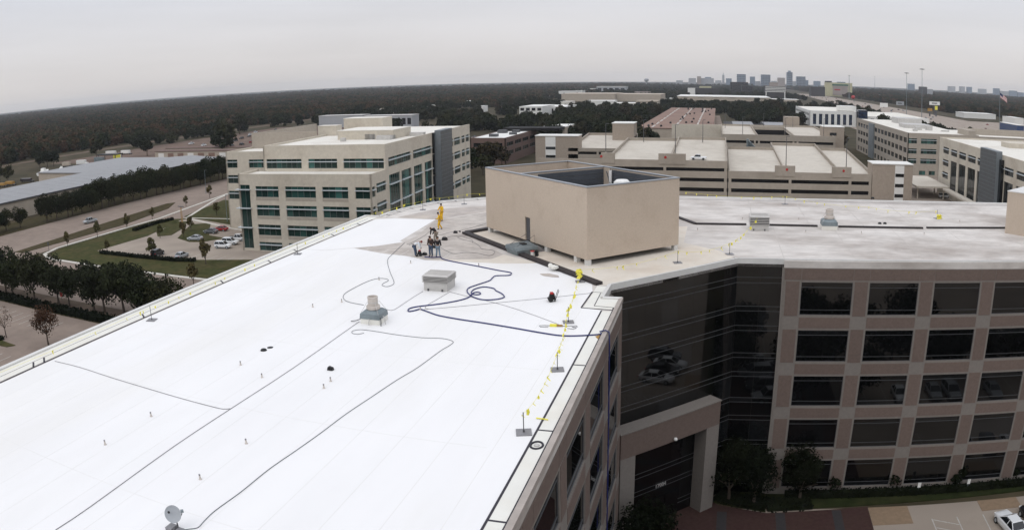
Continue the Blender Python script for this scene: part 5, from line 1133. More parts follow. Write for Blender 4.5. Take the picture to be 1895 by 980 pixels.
for i, (u, v, z0, h) in enumerate(((22.8, 248.4, 10.8, 9.5), (43.4, 248.4, 10.8, 9.5), (-37, 248.4, 14, 9.5), (-14, 248.4, 14, 9.5), (-6, 300, 13.4, 9), (12, 365.3, 12.4, 8.5), (33, 365.3, 12.4, 8.5), (52, 365.3, 12.4, 8.5), (-30, 305, 12.9, 9), (4, 420, 12, 8), (26, 430, 12, 8), (44, 440, 12, 8), (60, 430, 12, 8))):
    lamp(u, v, z0, h, ['dark lamp post on the left wall pier of the near garage front, right half', 'dark lamp post on the rightmost wall pier of the near garage', 'dark lamp post above the near garage front, just right of the penthouse back corner', 'dark lamp post on the garage front pier beside the white pickup', 'dark lamp post at the back of the near garage upper deck', 'leftmost dark lamp post along the far garage front', 'middle dark lamp post along the far garage front', 'rightmost dark lamp post along the far garage front', 'dark lamp post at the back left of the near garage', 'dark lamp post far back on the far garage, left of the well', 'dark lamp post behind the far garage well', 'dark lamp post on the right deck of the far garage', 'dark lamp post at the far right back of the far garage'][i])
small_car('pickup', 'car_white', (-6.5, 256, 11.35), math.radians(175), 'white pickup on the upper deck of the near garage', 'cars on the garage')
G2 = thing('parking_garage', 'second beige garage behind the near one with a dark open well in its deck', 'parking garage', (0, 365, 0))
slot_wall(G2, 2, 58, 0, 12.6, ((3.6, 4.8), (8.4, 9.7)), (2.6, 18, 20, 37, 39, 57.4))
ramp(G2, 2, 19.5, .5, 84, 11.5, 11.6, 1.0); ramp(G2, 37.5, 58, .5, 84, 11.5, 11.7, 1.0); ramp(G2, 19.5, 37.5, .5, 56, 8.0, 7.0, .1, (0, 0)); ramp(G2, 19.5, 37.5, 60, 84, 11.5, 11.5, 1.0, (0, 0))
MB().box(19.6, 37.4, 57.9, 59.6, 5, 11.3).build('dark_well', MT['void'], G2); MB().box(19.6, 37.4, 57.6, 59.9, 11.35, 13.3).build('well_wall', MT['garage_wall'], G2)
for a in (2, 57.5): MB().box(a, a + .5, .5, 84, 0, 11.2).build('side_wall', MT['garage_wall'], G2)
MB().box(53, 64, 10, 22, 0, 16.5).build('stair_tower', MT['tower_wall'], G2); MB().box(52.8, 64.2, 9.8, 22.2, 16.5, 16.8).build('tower_cap', MT['white_wall'], G2); MB().box(56.5, 60, 9.85, 9.99, 12.4, 13.8).build('window', MT['glass_black'], G2)
MB().box(40, 49, 85, 96, 0, 17.5).build('stair_tower', MT['tower_wall'], G2)
MB().box(-26, 2, 60, 61, 0, 13.5).build('rear_screen', MT['precast'], G2)

# --- dark brown office, brown-roofed warehouse, white buildings
BB = thing('office_building', 'low dark brown brick office with bright white roof behind the cream office', 'building', (-113, 334, 0), 0)
block(BB, 0, 17, 0, 60, 0, 12, 'brick_brown', 'white_wall', par=.3)
punched(BB, MX(0, 0), 17, 0, 12, [(1.5, 15.5, h - 1.9, h, False) for h in (9.6, 5.6)], 'brick_brown', 'glass_black', mull=4)
punched(BB, MX(17, 0, 0, H90), 60, 0, 12, [(2 + 14.5 * i, 14 + 14.5 * i, h - 1.9, h, False) for h in (9.6, 5.6) for i in range(4)], 'brick_brown', 'glass_black', mull=4)
punched(BB, MX(0, 60, 0, -H90), 60, 0, 12, [], 'brick_brown'); punched(BB, MX(17, 60, 0, math.pi), 17, 0, 12, [], 'brick_brown')
MB().box(2, 32, 48, 62, 12.05, 13.4).build('roof_screen', MT['void'], BB)
for x, y, s in ((6, 10, 1.3), (12, 24, 1.1), (3, 34, 1.5), (9, 40, 1.2)): MB().box(x, x + 3 * s, y, y + 2.5 * s, 11.7, 11.7 + s).build('roof_unit', MT['steel_dark'], BB)
BW = thing('warehouse', 'wide low warehouse with flat reddish brown roof and rows of skylights', 'warehouse', (-49, 460, 0))
MB().box(0, 46, 0, 345, 0, 8.6).build('wall', MT['tan_wall'], BW); MB().box(-.4, 46.4, -.4, 345.4, 8.6, 9.0).build('roof', MT['brown_roof'], BW)
sk = MB().box(0, 1.1, 0, 1.9, 0, .35).mesh('skylight', MT['white_wall']); vn = MB().lathe([(.7, 0), (.7, .8), (.9, .85), (.2, 1.3)], 8).mesh('roof_vent', MT['black'])
for c in range(3):
    for r in range(40):
        if r % 4 != 3: ob('skylight', sk, BW, (8 + c * 13.5, 6 + r * 8.4, 9.0))
rnd = random.Random(2)
for k in range(26): ob('roof_vent', vn, BW, (rnd.uniform(4, 44), rnd.uniform(5, 330), 9.0))
WO = thing('office_building', 'white office building with tall dark blue windows and a glass tower behind the garages', 'building', (83, 676, 0), 0)
block(WO, 0, 44, 0, 125, 0, 13.6, par=.3)
punched(WO, MX(0, 0), 44, 0, 13.6, [(3 + i * 5.6, 6 + i * 5.6, 1.5, 10.8, False) for i in range(7)], 'white_wall', 'glass_blue', mull=1.6)
punched(WO, MX(0, 125, 0, -H90), 125, 0, 13.6, [(4 + i * 9, 11 + i * 9, h - 2.2, h, False) for i in range(13) for h in (11, 6.4)], 'white_wall', 'glass_black', mull=4)
punched(WO, MX(44, 0, 0, H90), 125, 0, 13.6, [], 'white_wall'); MB().box(44.3, 53, -6, 6, 0, 15.5).build('glass_tower', MT['glass_blue'], WO)
for k in range(5): MB().box(44.25, 53.05, -6.05, 6.05, 2.6 + k * 2.8, 2.85 + k * 2.8).build('tower_band', MT['steel_dark'], WO)
MB().box(30, 46, 14, 34, 13.7, 18).build('roof_house', MT['white_wall'], WO)
WP = thing('office_building', 'long low white building with square blue windows beside the highway', 'building', (140, 690, 0), 0)
block(WP, 0, 62, 0, 130, 0, 9.5, par=.3); punched(WP, MX(0, 0), 62, 0, 9.5, [(3 + i * 7.2, 6.4 + i * 7.2, 4.4, 7.4, False) for i in range(8)], 'white_wall', 'glass_blue', mull=4); punched(WP, MX(0, 130, 0, -H90), 130, 0, 9.5, [], 'white_wall')
CP = thing('carport', 'flat grey-roofed carports in the lot behind the garages', 'carport', (12, 560, 0))
for k, (x, w) in enumerate(((0, 17), (26, 18))):
    r = MB().box(x, x + w, 0, 95, 3.2, 3.5).build('carport_roof', MT['metal_roof'], CP)
    for j in range(6): MB().tube([(x + w / 2, 4 + j * 17, 0), (x + w / 2, 4 + j * 17, 3.2)], .2, 6).build('carport_post', MT['steel_dark'], r)

# --- long warehouse at the left with metal roof, storage rows behind it
WH_ = thing('warehouse', 'long beige warehouse with pale grey metal roof along the tree row', 'warehouse', (-272, 60, 0))
MB().box(0.4, 41.6, 0.4, 236, 0, 6.4).build('wall', MT['tan_wall'], WH_)
for x0, x1, z0, z1 in ((0, 21, 6.5, 7.6), (21, 42, 7.6, 6.5)):
    MB().hexa([(x0, 0, z0), (x1, 0, z1), (x1, 236.5, z1), (x0, 236.5, z0), (x0, 0, z0 + .25), (x1, 0, z1 + .25), (x1, 236.5, z1 + .25), (x0, 236.5, z0 + .25)]).build('roof_slope', MT['metal_roof'], WH_)
    for j in range(36): MB().hexa([(x0, j * 6.6 + .2, z0 + .25), (x1, j * 6.6 + .2, z1 + .25), (x1, j * 6.6 + .35, z1 + .25), (x0, j * 6.6 + .35, z0 + .25), (x0, j * 6.6 + .2, z0 + .28), (x1, j * 6.6 + .2, z1 + .28), (x1, j * 6.6 + .35, z1 + .28), (x0, j * 6.6 + .35, z0 + .28)]).build('roof_rib', MT['metal_roof'], WH_)
MB().box(41.6, 42.2, 0, 236.5, 6.2, 6.75).build('gutter', MT['steel_dark'], WH_)
WH2 = thing('warehouse', 'lower pale-roofed warehouse wing behind the long one', 'warehouse', (-312, 236, 0))
MB().box(.4, 39.5, .4, 64, 0, 6.2).build('wall', MT['tan_wall'], WH2); MB().box(0, 39.8, 0, 64.5, 6.2, 6.6).build('roof', MT['metal_roof'], WH2)
for i, (x0, x1, v) in enumerate(((-330, -250, 352), (-338, -262, 372))):
    s = thing('storage_row', ['low beige storage row with dark roof edge, nearer of two', 'low beige storage row, farther of two behind the long warehouse'][i], 'storage units', (x0, v, 0))
    MB().box(0, x1 - x0, 0, 8, 0, 4.6).build('wall', MT['tan_wall'], s); MB().box(-.4, x1 - x0 + .4, -.4, 8.4, 4.6, 4.9).build('roof', MT['brick_brown'], s)
    for k in range(9): MB().box(3 + k * 8.6, 8 + k * 8.6, -.08, -.01, .05, 3.6).build('roller_door', MT['brown_roof'] if k % 3 else MT['white_wall'], s)
# ------------------------------------------------------------------ tree rows and planting
rnd = random.Random(77)
i = 0; v = 92.0
while v < 300:
    if 152 < v < 160: v = 161.0
    tree('oak', -211 - rnd.uniform(0, 3) + (4 if v > 160 else 0), v, rnd.uniform(.78, .95) if v < 153 else rnd.uniform(1.0, 1.2) if v < 185 else rnd.uniform(1.15, 1.4), 'dark dense oak in the long row between warehouse and avenue', 'oaks along the warehouse', 100 + i); i += 1; v += rnd.uniform(4.0, 5.6)
i = 0; v = 190.0
while v < 300:
    tree('oak', -218 - rnd.uniform(-2, 3), v, rnd.uniform(.9, 1.1), 'dark oak pressed against the warehouse wall behind the front row', 'oaks along the warehouse', 160 + i); i += 1; v += rnd.uniform(9, 14)
for i, (u, vv, s) in enumerate(((-146, 91.5, 1.0), (-140, 91.8, .98), (-136, 91, 1.05), (-128, 91.6, 1.02), (-120, 92.4, 1.0), (-116, 92.2, .9), (-108, 92.2, 1.02), (-105, 92.4, 1.05), (-100.5, 93.6, 1.12), (-97, 94.2, .95), (-93, 93.2, .9), (-88, 92.6, .9))):
    s *= 1.12
    tree('oak', u, vv, s, f'dark street oak, {["first", "second", "third", "fourth", "fifth", "sixth", "seventh", "eighth", "ninth", "tenth", "eleventh", "twelfth"][i]} from the left in the row above the hedge', 'oaks along the street', 40 + i)
p = at(90, 638); tree('brown', p.x, p.y, 1.02, 'round brown-leaved tree beside the lower left lot', 'lot trees', 5)
p = at(12, 624); tree('bare', p.x, p.y, 1.0, 'thin nearly bare tree at the left edge of the lower lot', 'lot trees', 6)
zA = zz(0, 180, 480 / 1882); zB = zz(0, 400, 480 / 1568)
yl = ['young tree on the median nearest the intersection', 'young pale tree by the avenue kerb', 'young tree higher up the avenue kerb', 'low young tree in the lawn left of the parked cars', 'young tree at the lot entrance', 'round young tree on the lot island, brownish', 'young yellowish tree on the lot island under the round one', 'leafy young cone tree in front of the parked white cars', 'young tree beside the black car', 'dark young tree at the street edge by the roof', 'young tree on the upper median', 'young tree on the lower median', 'thin young tree by the upper drive', 'young green tree near the cream office drive', 'young tree beside the cream office corner', 'small young tree right under the cream office']
for i, (Z, x, y, s) in enumerate(((zB, 410, 185, .95), (zB, 590, 125, 1.1), (zB, 770, 65, 1.0), (zB, 650, 222, .8), (zB, 968, 132, .95), (zB, 1155, 88, 1.05), (zB, 1112, 128, 1.05), (zB, 1245, 290, 1.35), (zB, 918, 252, 1.25), (zB, 1172, 415, 1.2), (zA, 1105, 885, .9), (zA, 918, 945, .9), (zA, 1350, 790, .9), (zA, 1522, 728, 1.1), (zA, 1572, 858, 1.1), (zA, 1718, 858, .9))):
    p = at(*Z(x, y)); tree('young', p.x, p.y, s * 1.25, yl[i], 'young trees', 300 + i, 'young_tree')
def hedge(name, label, pts, w, h, seed, leaf=.10, m='leaf_dark', dens=55):
    r = random.Random(seed); b = MB(); c = MB()
    for a, e in zip(pts, pts[1:]):
        a, e = Vector((*a, 0)), Vector((*e, 0)); d = (e - a); n = Vector((-d.y, d.x, 0)).normalized()
        c.bar(a, e, w * .8, h * .85)
        for k in range(int(d.length * dens * (w + 2 * h) / 3)):
            t = r.random(); q = r.uniform(-1, 1); side = r.random() < h / (w / 2 + h)
            p = a + d * t + n * (w / 2 * (1 if q > 0 else -1) if side else q * w / 2) + Vector((0, 0, r.uniform(0, h) if side else h + r.uniform(-.1, .1)))
            x = Vector((r.gauss(0, 1), r.gauss(0, 1), r.gauss(0, 1))).normalized(); y = x.orthogonal().normalized(); s = leaf * r.uniform(.7, 1.5)
            b.face([p - x * s, p - y * s, p + x * s, p + y * s])
    t = thing(name, label, 'hedge', (0, 0, 0), 0, 'clipped hedges'); b.build('foliage', MT[m], t); c.build('stems', MT[m], t)
hedge('hedge', 'long dark clipped hedge under the street oaks', [(-152, 88.2), (-125, 88.2), (-98, 88.2), (-60, 88.2)], 2.2, 1.3, 1, .2, dens=16)
hedge('hedge', 'dark clipped hedge along the near side of the office lot', [(-147, 131.0), (-134, 131.0), (-119, 131.4), (-114, 133)], 1.3, .9, 2, .16, dens=18)
hedge('hedge', 'short dark hedge at the upper corner of the office lawn', [(-160, 158), (-161, 170), (-160, 177)], 1.6, .9, 3, .16, dens=18)
hedge('hedge', 'low dark hedge below the first floor windows of the brown facade', [(8, 62.35), (24, 62.35), (40, 62.35), (60, 62.35)], .9, .8, 4, .09, dens=60)
hedge('ground_cover', 'black-green ground cover under the hollies right of the entrance', [(1.6, 62.4), (4.0, 61.2), (6.2, 60.6), (10.5, 61.0)], 2.2, .5, 7, .12, dens=40)
hedge('ground_cover', 'black-green ground cover under the hollies left of the entrance', [(-5.0, 46), (-4.6, 50), (-4.4, 54)], 2.0, .5, 8, .12, dens=40)
for i, (u, vv, s) in enumerate(((11.5, 40, 1.05), (14.5, 33.5, 1.1), (18.5, 40.5, .9), (25.5, 29.5, 1.1), (33, 32.5, 1.1), (13.5, 24, 1.2), (4, 24, 1.0), (38, 35, 1.0), (20.5, 23, 1.1), (30, 22, 1.1), (45, 33, 1.0), (2.5, 33, .9))):
    tree('oak', u, vv, s, 'dark courtyard oak that shows only as a reflection in the facade glass', 'courtyard oaks', 820 + i)
hedge('hedge', 'low dark hedge at the avenue edge by the lower left lot', [(-140, 70.2), (-128, 70.4), (-112, 70.2)], 1.8, .6, 6, .14, dens=18)
for i, (u, vv, s, lb) in enumerate(((-4.0, 51.0, 1.12, 'dark holly tree at the foot of the near wing, left of the entrance'), (-4.4, 48.0, 1.05, 'dark holly lower down beside the near wing wall'), (2.6, 61.4, 1.1, 'dark holly tree right of the entrance portal'), (5.0, 60.9, 1.0, 'dark holly beside the pier right of the entrance'), (9.4, 61.7, 1.0, 'dark holly tree in front of the first window column'), (.9, 62.3, .5, 'small dark holly beside the portal leg'))):
    tree('holly', u, vv, s, lb, 'entrance hollies', 60 + i)
for i, (x, y) in enumerate(((475, 745), (850, 725), (1195, 702), (1525, 665))):
    p = at(1400 + x * .3061, 680 + y * .3061); tree('shrub', p.x, p.y, 2.1, f'rounded dark reddish shrub at the facade foot, {["first", "second", "third", "fourth"][i]} from the hollies', 'facade shrubs', 80 + i, 'shrub', 'shrub')
# reserved-bay signs, street lamps
for i, (x, y) in enumerate(((970, 770), (1268, 748))):
    p = at(1400 + x * .3061, 680 + y * .3061); t = thing('parking_sign', ['white reserved-bay sign on a post in the grass, left one', 'white reserved-bay sign on a post in the grass, right one'][i], 'sign', p, 0, 'parking signs')
    MB().tube([(0, 0, 0), (0, 0, 1.5)], .03, 6).build('post', MT['galv'], t); MB().box(-.17, .17, -.05, -.03, .95, 1.5).build('plate', MT['paint_white'], t)
def street_lamp(px, h, label, arms=1, rz=0):
    p = at(*px); t = thing('street_lamp', label, 'street lamp', p, rz, 'street lamps')
    MB().tube([(0, 0, 0), (0, 0, h)], [.12, .07], 8).build('pole', MT['rust' if arms == 2 else 'galv'], t)
    for s in ((-1, 1) if arms == 2 else (1,)): MB().box(min(0, s * .9), max(0, s * .9), -.14, .14, h, h + .14).build('lamp_head', MT['steel_dark'], t)
street_lamp(zA(1325, 985), 7.5, 'brown twin lamp post in the office lot', 2); street_lamp(zA(1495, 700), 9, 'grey lamp post in front of the long oak row'); street_lamp(zA(1650, 905), 8, 'thin lamp post beside the cream office'); street_lamp((340, 432), 7.5, 'brown lamp post by the lot island', 2)
p = at(*zB(297, 215)); t = thing('sign_post', 'small dark sign post at the street corner', 'sign', p); MB().tube([(0, 0, 0), (0, 0, 2.6)], .06, 6).build('post', MT['steel_dark'], t); MB().box(-.35, .35, -.05, .05, 1.9, 2.6).build('plate', MT['steel_dark'], t)
p = at(115, 556); t = thing('flower_pot', 'small red sign among the street oaks', 'sign', p); t.name = 'red_sign'; MB().tube([(0, 0, 0), (0, 0, 1.2)], .05, 6).build('post', MT['steel_dark'], t); MB().box(-.4, .4, -.05, .05, .9, 1.7).build('plate', MT['red'], t)

# ------------------------------------------------------------------ cars west
def carpx(kind, col, Z, x, y, rz, label, full=True):
    p = at(*Z(x, y)); p.z = .03
    (car if full else small_car)(kind, col, p, math.radians(rz), label, 'cars near the cream office')
carpx('pickup', 'car_silver', zB, 545, 40, 265, 'silver pickup driving down the avenue beside the oak row')
carpx('suv', 'car_black', zB, 955, 238, 100, 'black utility car in the lot beside the young tree')
carpx('sedan', 'car_silver', zB, 1100, 250, 95, 'silver sedan with dark windows right of the black utility car')
carpx('sedan', 'car_silver', zB, 1180, 145, 190, 'silver sedan parked at the lot island')
carpx('sedan', 'car_grey', zB, 1275, 103, 185, 'dark grey sedan in the upper lot row')
carpx('sedan', 'car_red', zB, 1335, 88, 185, 'dark red sedan behind the grey one')
carpx('suv', 'car_white', zB, 1350, 192, 10, 'white utility car, nearest of three by the cream office')
carpx('suv', 'car_white', zB, 1395, 170, 10, 'white utility car, middle of three by the cream office')
carpx('pickup', 'car_white', zB, 1440, 148, 10, 'white pickup, farthest of three by the cream office')
p = at(1748, 366); small_car('suv', 'car_white', (p.x, p.y, .02), 0.1, 'white utility car beside the walkway roof at right', 'cars near the right office')
# boats, trucks and trailers in the yard behind the warehouse
def boat(px, L, rz, label):
    p = at(*px); t = thing('boat', label, 'boat', p, rz, 'boats in the yard'); h = L * .13
    st = [(-L / 2, .45, .16), (-L * .2, .5, .17), (L * .15, .48, .16), (L * .36, .28, .12), (L * .5, .03, .10)]; m = MB()
    for x, w, k in st: w *= L * .32; m.v += [(x, 0, h * .55 + (x / L) ** 2 * h), (x, -w * .8, h * .95), (x, -w, h * 2.0 + x / L * h * .5), (x, w, h * 2.0 + x / L * h * .5), (x, w * .8, h * .95)]
    for i in range(4):
        for j in range(5): a, b = i * 5 + j, i * 5 + (j + 1) % 5; m.f.append((a, b, b + 5, a + 5)); m.m.append(0)
    m.f += [(0, 4, 3, 2, 1), (20, 21, 22, 23, 24)]; m.m += [0, 0]; m.build('hull', MT['paint_white'], t)
    MB().hexa([(-L * .15, -L * .1, h * 2), (L * .15, -L * .1, h * 2.05), (L * .15, L * .1, h * 2.05), (-L * .15, L * .1, h * 2), (-L * .12, -L * .08, h * 3), (L * .06, -L * .08, h * 3), (L * .06, L * .08, h * 3), (-L * .12, L * .08, h * 3)]).build('cabin', MT['paint_white'], t)
    MB().box(-L * .3, L * .2, -L * .1, L * .1, 0, h * .6).build('trailer', MT['steel_dark'], t)
boat(zA(320, 580), 13, 2.0, 'large white cabin boat on a trailer behind the warehouse'); boat(zA(635, 508), 8, 1.2, 'smaller white boat right of the big boat'); boat(zA(445, 528), 6, 2.2, 'small white boat with cover beside the big boat')
def truck(px, col, L, hh, rz, label, cab=True):
    p = at(*px); t = thing('box_truck' if cab else 'trailer', label, 'truck' if cab else 'trailer', p, rz, 'vehicles in the yard')
    MB().box(-L / 2, L * .28, -1.2, 1.2, .9, hh).build('cargo_box', MT[col], t); MB().box(-L / 2, L / 2, -1.0, 1.0, .5, .9).build('chassis', MT['steel_dark'], t)
    if cab: MB().hexa([(L * .3, -1.1, .9), (L * .5, -1.1, .9), (L * .5, 1.1, .9), (L * .3, 1.1, .9), (L * .3, -1.0, hh * .8), (L * .42, -1.0, hh * .8), (L * .42, 1.0, hh * .8), (L * .3, 1.0, hh * .8)]).build('cab', MT['paint_white'], t)
    for x in (-L * .35, L * .38):
        for s in (-1, 1): MB().lathe([(.5, -.15), (.5, .15)], 10).move(Matrix.Translation((x, s * 1.0, .5)) @ Matrix.Rotation(H90, 4, 'X')).build('wheel', MT['rubber'], t)
for x, y, c, L, h, rz, lb in ((600, 492, 'paint_white', 9, 3.2, .4, 'white trailer with slanted top beside the small boat'), (490, 505, 'tan_wall', 8, 3, .2, 'beige trailer between the boats'), (745, 512, 'car_blue', 7, 2.6, .1, 'blue container at the end of the warehouse roof'), (730, 480, 'galv', 9, 4.0, .3, 'grey covered trailer behind the blue container'), (855, 450, 'flag_yellow', 6, 3.6, 1.2, 'yellow truck beside the dark shed'), (80, 640, 'rust', 8, 2.2, .1, 'orange equipment at the far left of the yard'), (25, 650, 'rust', 6, 2.0, .1, 'orange equipment cut by the left edge'), (200, 615, 'car_dark', 10, 2.0, .2, 'dark flat trailer left of the big boat'), (340, 600, 'red', 7, 1.7, .2, 'red trailer frame below the big boat'), (815, 420, 'paint_white', 12, 3.0, .1, 'long white trailer beyond the dark shed'), (920, 415, 'paint_white', 10, 3.0, .1, 'white trailer right of the long one'), (810, 500, 'red', 4, 1.8, .5, 'small dark red machine by the yellow truck')):
    truck(zA(x, y), c, L, h, rz, lb, cab='truck' in lb)
p = at(*zA(800, 462)); t = thing('dark_shed', 'dark-roofed open shed behind the warehouse', 'shed', p, .1); MB().box(-9, 9, -4, 4, 4.0, 4.6).build('roof', MT['black'], t)
for x in (-8, 8):
    for y in (-3.5, 3.5): MB().box(x - .2, x + .2, y - .2, y + .2, 0, 4).build('post', MT['steel_dark'], t)
for i, (x, y, s) in enumerate(((700, 450, 1.5), (345, 505, 1.3), (390, 500, 1.2), (290, 510, 1.1), (1068, 425, 1.2), (1640, 410, 2.3), (1600, 420, 1.7), (1740, 270, 2.0), (0, 610, 1.2), (60, 620, 1.1), (275, 450, 1.4))):
    p = at(*zA(x, y)); tree('far', p.x, p.y, s * .95, f'dark tree in the yard beyond the warehouse, {["behind the dark shed", "left of the big boat", "above the big boat", "left of the boat, lower", "between the storage doors", "tall beside the cream office", "left of the tall one", "at the fenced car lot", "at the left edge", "beside the orange equipment", "pale in front of the forest"][i]}', 'yard trees', 500 + i)
cols = ['car_white', 'car_silver', 'car_grey', 'car_black', 'car_dark', 'car_gold', 'car_red', 'car_blue', 'car_white', 'car_silver']
cw = lambda c: {'dark': 'dark brown'}.get(c[4:], c[4:])
kw = lambda k: {'suv': 'utility car', 'pickup': 'pickup truck'}.get(k, k)
kinds = ['sedan', 'suv', 'pickup', 'sedan', 'suv']
rnd = random.Random(21)
for k in range(70):
    u, v = rnd.uniform(-405, -215), rnd.choice([400, 418, 440, 458, 480, 500, 520, 545, 570, 600]) + rnd.uniform(-3, 3)
    k_, c_ = rnd.choice(kinds), rnd.choice(cols); small_car(k_, c_, (u, v, .02), rnd.choice([1.57, -1.57]) + rnd.uniform(-.1, .1), f'{cw(c_)} {kw(k_)} in the brown lot between forest and cream office', 'cars in the brown lot')
for k in range(64):
    u, v = rnd.uniform(155, 400), rnd.choice([430, 470, 500, 540, 590, 640, 700, 760, 820]) + rnd.uniform(-4, 4)
    if 200 < u < 305: u += 110
    k_, c_ = rnd.choice(kinds), rnd.choice(cols); small_car(k_, c_, (u, v, .02), rnd.choice([1.57, -1.57, 0]) + rnd.uniform(-.1, .1), f'{cw(c_)} {kw(k_)} in the retail lots beyond the right offices', 'cars in the retail lots')
for k in range(60):
    v = rnd.uniform(480, 2300); lane = rnd.randrange(8); c = 262 + 40 * max(0, (v - 900) / 1700)
    k_, c_ = rnd.choice(kinds), rnd.choice(cols); small_car(k_, c_, (c - 34 + lane * 9, v, .03), 1.57 if lane > 3 else -1.57, f'{cw(c_)} {kw(k_)} moving on the wide highway', 'cars on the highway')
for k in range(16):
    k_, c_ = rnd.choice(kinds), rnd.choice(cols); small_car(k_, c_, (rnd.choice([10, 22, 36, 50]) + rnd.uniform(-1, 1), rnd.uniform(530, 660), .02), rnd.choice([0, 3.14]), f'{cw(c_)} {kw(k_)} in the dark lot by the carports', 'cars by the carports')
rd = random.Random(8)
for k in range(24):
    k_, c_ = rd.choice(kinds), rd.choice(cols); small_car(k_, c_, (rd.uniform(-200, -120), rd.choice([430, 446, 470, 486]) + rd.uniform(-2, 2), .02), 1.57, f'{cw(c_)} {kw(k_)} in the lot behind the dark brown office', 'cars behind the brown office')
# ------------------------------------------------------------------ distant town
M_('far_dark', (0.045, 0.042, 0.042), var=0.15, scale=0.2)
M_('far_yellow', (0.50, 0.47, 0.30), var=0.08, scale=0.2)
M_('far_green', (0.03, 0.12, 0.08), var=0.08, scale=0.2)
zS7 = zz(1240, 120, 360 / 1895); zDz = zz(840, 120, 480 / 1882); zE = zz(1240, 120, 655 / 1895); zG = zz(1560, 120, 335 / 1172); zM = zz(600, 130, 320 / 1895)
def far_block(name, label, cat, Z, x0, x1, yt, v, depth, m, roof=None, base=0.0, rows=0, cols_=0, glass='glass_black', group=None):
    u0, zt_ = on_v(*Z(x0, yt), v); u1, _ = on_v(*Z(x1, yt), v); zt_ = max(zt_, 2.5); w = u1 - u0
    t = thing(name, label, cat, (u0, v, 0), 0, group)
    MB().box(0, w, 0, depth, base, zt_).build('wall', MT[m], t)
    MB().box(-.01 * w, w * 1.01, -.3, depth + .3, zt_, zt_ + max(.4, .012 * zt_)).build('roof', MT[roof or m], t)
    if rows:
        ww, hh = w / cols_, zt_ / rows; me = MB().box(0, ww * .66, -.12, -.01, 0, hh * .52).mesh('window', MT[glass])
        for r in range(rows):
            for c in range(cols_): ob('window', me, t, ((c + .17) * ww, 0, (r + .28) * hh))
    return t, w, zt_
far_block('office_building', 'small white two-storey building among trees left of centre', 'building', zDz, 475, 640, 305, 755, 60, 'white_wall', rows=2, cols_=4)
far_block('office_building', 'white low wing joined behind the small white building', 'building', zDz, 640, 815, 305, 800, 60, 'white_wall', rows=1, cols_=6)
far_block('warehouse', 'wide tan warehouse with flat top on the horizon, left half', 'warehouse', zDz, 780, 1165, 212, 1340, 120, 'tan_wall')
far_block('warehouse', 'wide tan warehouse with flat top on the horizon, right half', 'warehouse', zDz, 1170, 1500, 215, 1360, 120, 'tan_wall')
far_block('office_building', 'pale low building with arched front before the tan warehouse', 'building', zDz, 950, 1160, 262, 1100, 40, 'white_wall')
far_block('store_building', 'white store with pale roof right of the arched building', 'building', zDz, 1170, 1330, 278, 1080, 40, 'roof_white', 'white_wall', rows=1, cols_=6)
far_block('store_building', 'beige store with dark doors beside the white store', 'building', zDz, 1320, 1480, 262, 1075, 40, 'tan_wall', rows=1, cols_=4)
far_block('store_building', 'tiny cream shed in the trees left of the arched building', 'building', zDz, 770, 850, 268, 1050, 30, 'roof_white')
far_block('store_building', 'low white roof over the trees at the far left of town', 'building', zDz, 50, 190, 268, 1160, 30, 'white_wall')
for x0, x1, yt, v, m, lb in ((345, 402, 260, 1180, 'white_wall', 'tiny white house roof between trees right of the far left roof'), (590, 690, 230, 1480, 'tower_pale', 'faint pale roof among the woods above the small white building'), (860, 936, 186, 1950, 'roof_white', 'pale low roof in the woods left of the paneled block'), (985, 1062, 172, 2250, 'white_wall', 'white low block just left of the paneled block'), (1310, 1420, 196, 1750, 'tower_tan', 'tan low roof behind the tan warehouse'), (1500, 1625, 243, 1500, 'white_wall', 'white low roof joining the tan and the scalloped warehouses')):
    far_block('store_building', lb, 'building', zDz, x0, x1, yt, v, 30, m)
far_block('store_building', 'beige shed roof seen between trees above the garage tower', 'building', zDz, 650, 815, 450, 430, 24, 'tan_wall', 'white_wall')
far_block('office_building', 'pale distant block with brown panels on the wooded horizon', 'building', zDz, 1035, 1245, 158, 2100, 60, 'tower_pale', 'roof_white', rows=1, cols_=5)
far_block('office_building', 'white distant roof left of the paneled block', 'building', zDz, 760, 930, 192, 1600, 40, 'white_wall')
t, w, h = far_block('warehouse', 'very long beige warehouse with scalloped white roof edge', 'warehouse', zE, 40, 535, 168, 1440, 160, 'tan_wall', 'white_wall')
for k in range(6): MB().lathe([(w / 12, 0), (w / 14, 1.2), (w / 40, 1.9)], 14, (w / 12 + k * w / 6, 12, h)).build('roof_bay', MT['white_wall'], t)
far_block('warehouse', 'lower pale extension right of the scalloped warehouse', 'warehouse', zE, 535, 690, 184, 1500, 60, 'tan_wall', 'white_wall')
far_block('school_building', 'long white building with a row of columns before the forest', 'building', zM, 585, 850, 425, 900, 40, 'white_wall', 'tan_wall', rows=1, cols_=16)
far_block('school_building', 'right wing of the columned white building', 'building', zM, 950, 1110, 405, 930, 40, 'white_wall', 'tan_wall', rows=1, cols_=9)
far_block('school_building', 'taller middle roof of the columned white building', 'building', zM, 850, 1095, 398, 960, 40, 'roof_white', 'white_wall')
far_block('warehouse', 'grey-white low warehouse with dark doors behind the cream office', 'warehouse', zM, 440, 960, 503, 600, 16, 'tower_pale', 'galv_light', rows=1, cols_=9)
far_block('warehouse', 'pale flat roof behind the left end of the cream office', 'warehouse', zM, -60, 420, 505, 620, 16, 'tower_pale', 'galv_light')
far_block('store_building', 'white gable roof at the edge of the forest', 'building', zM, 1500, 1700, 342, 1150, 40, 'white_wall')
far_block('store_building', 'small white house below the gable roof', 'building', zM, 1690, 1740, 395, 900, 20, 'white_wall')
far_block('office_building', 'long black low office below the skyline', 'building', zS7, 245, 480, 228, 1700, 80, 'far_dark')
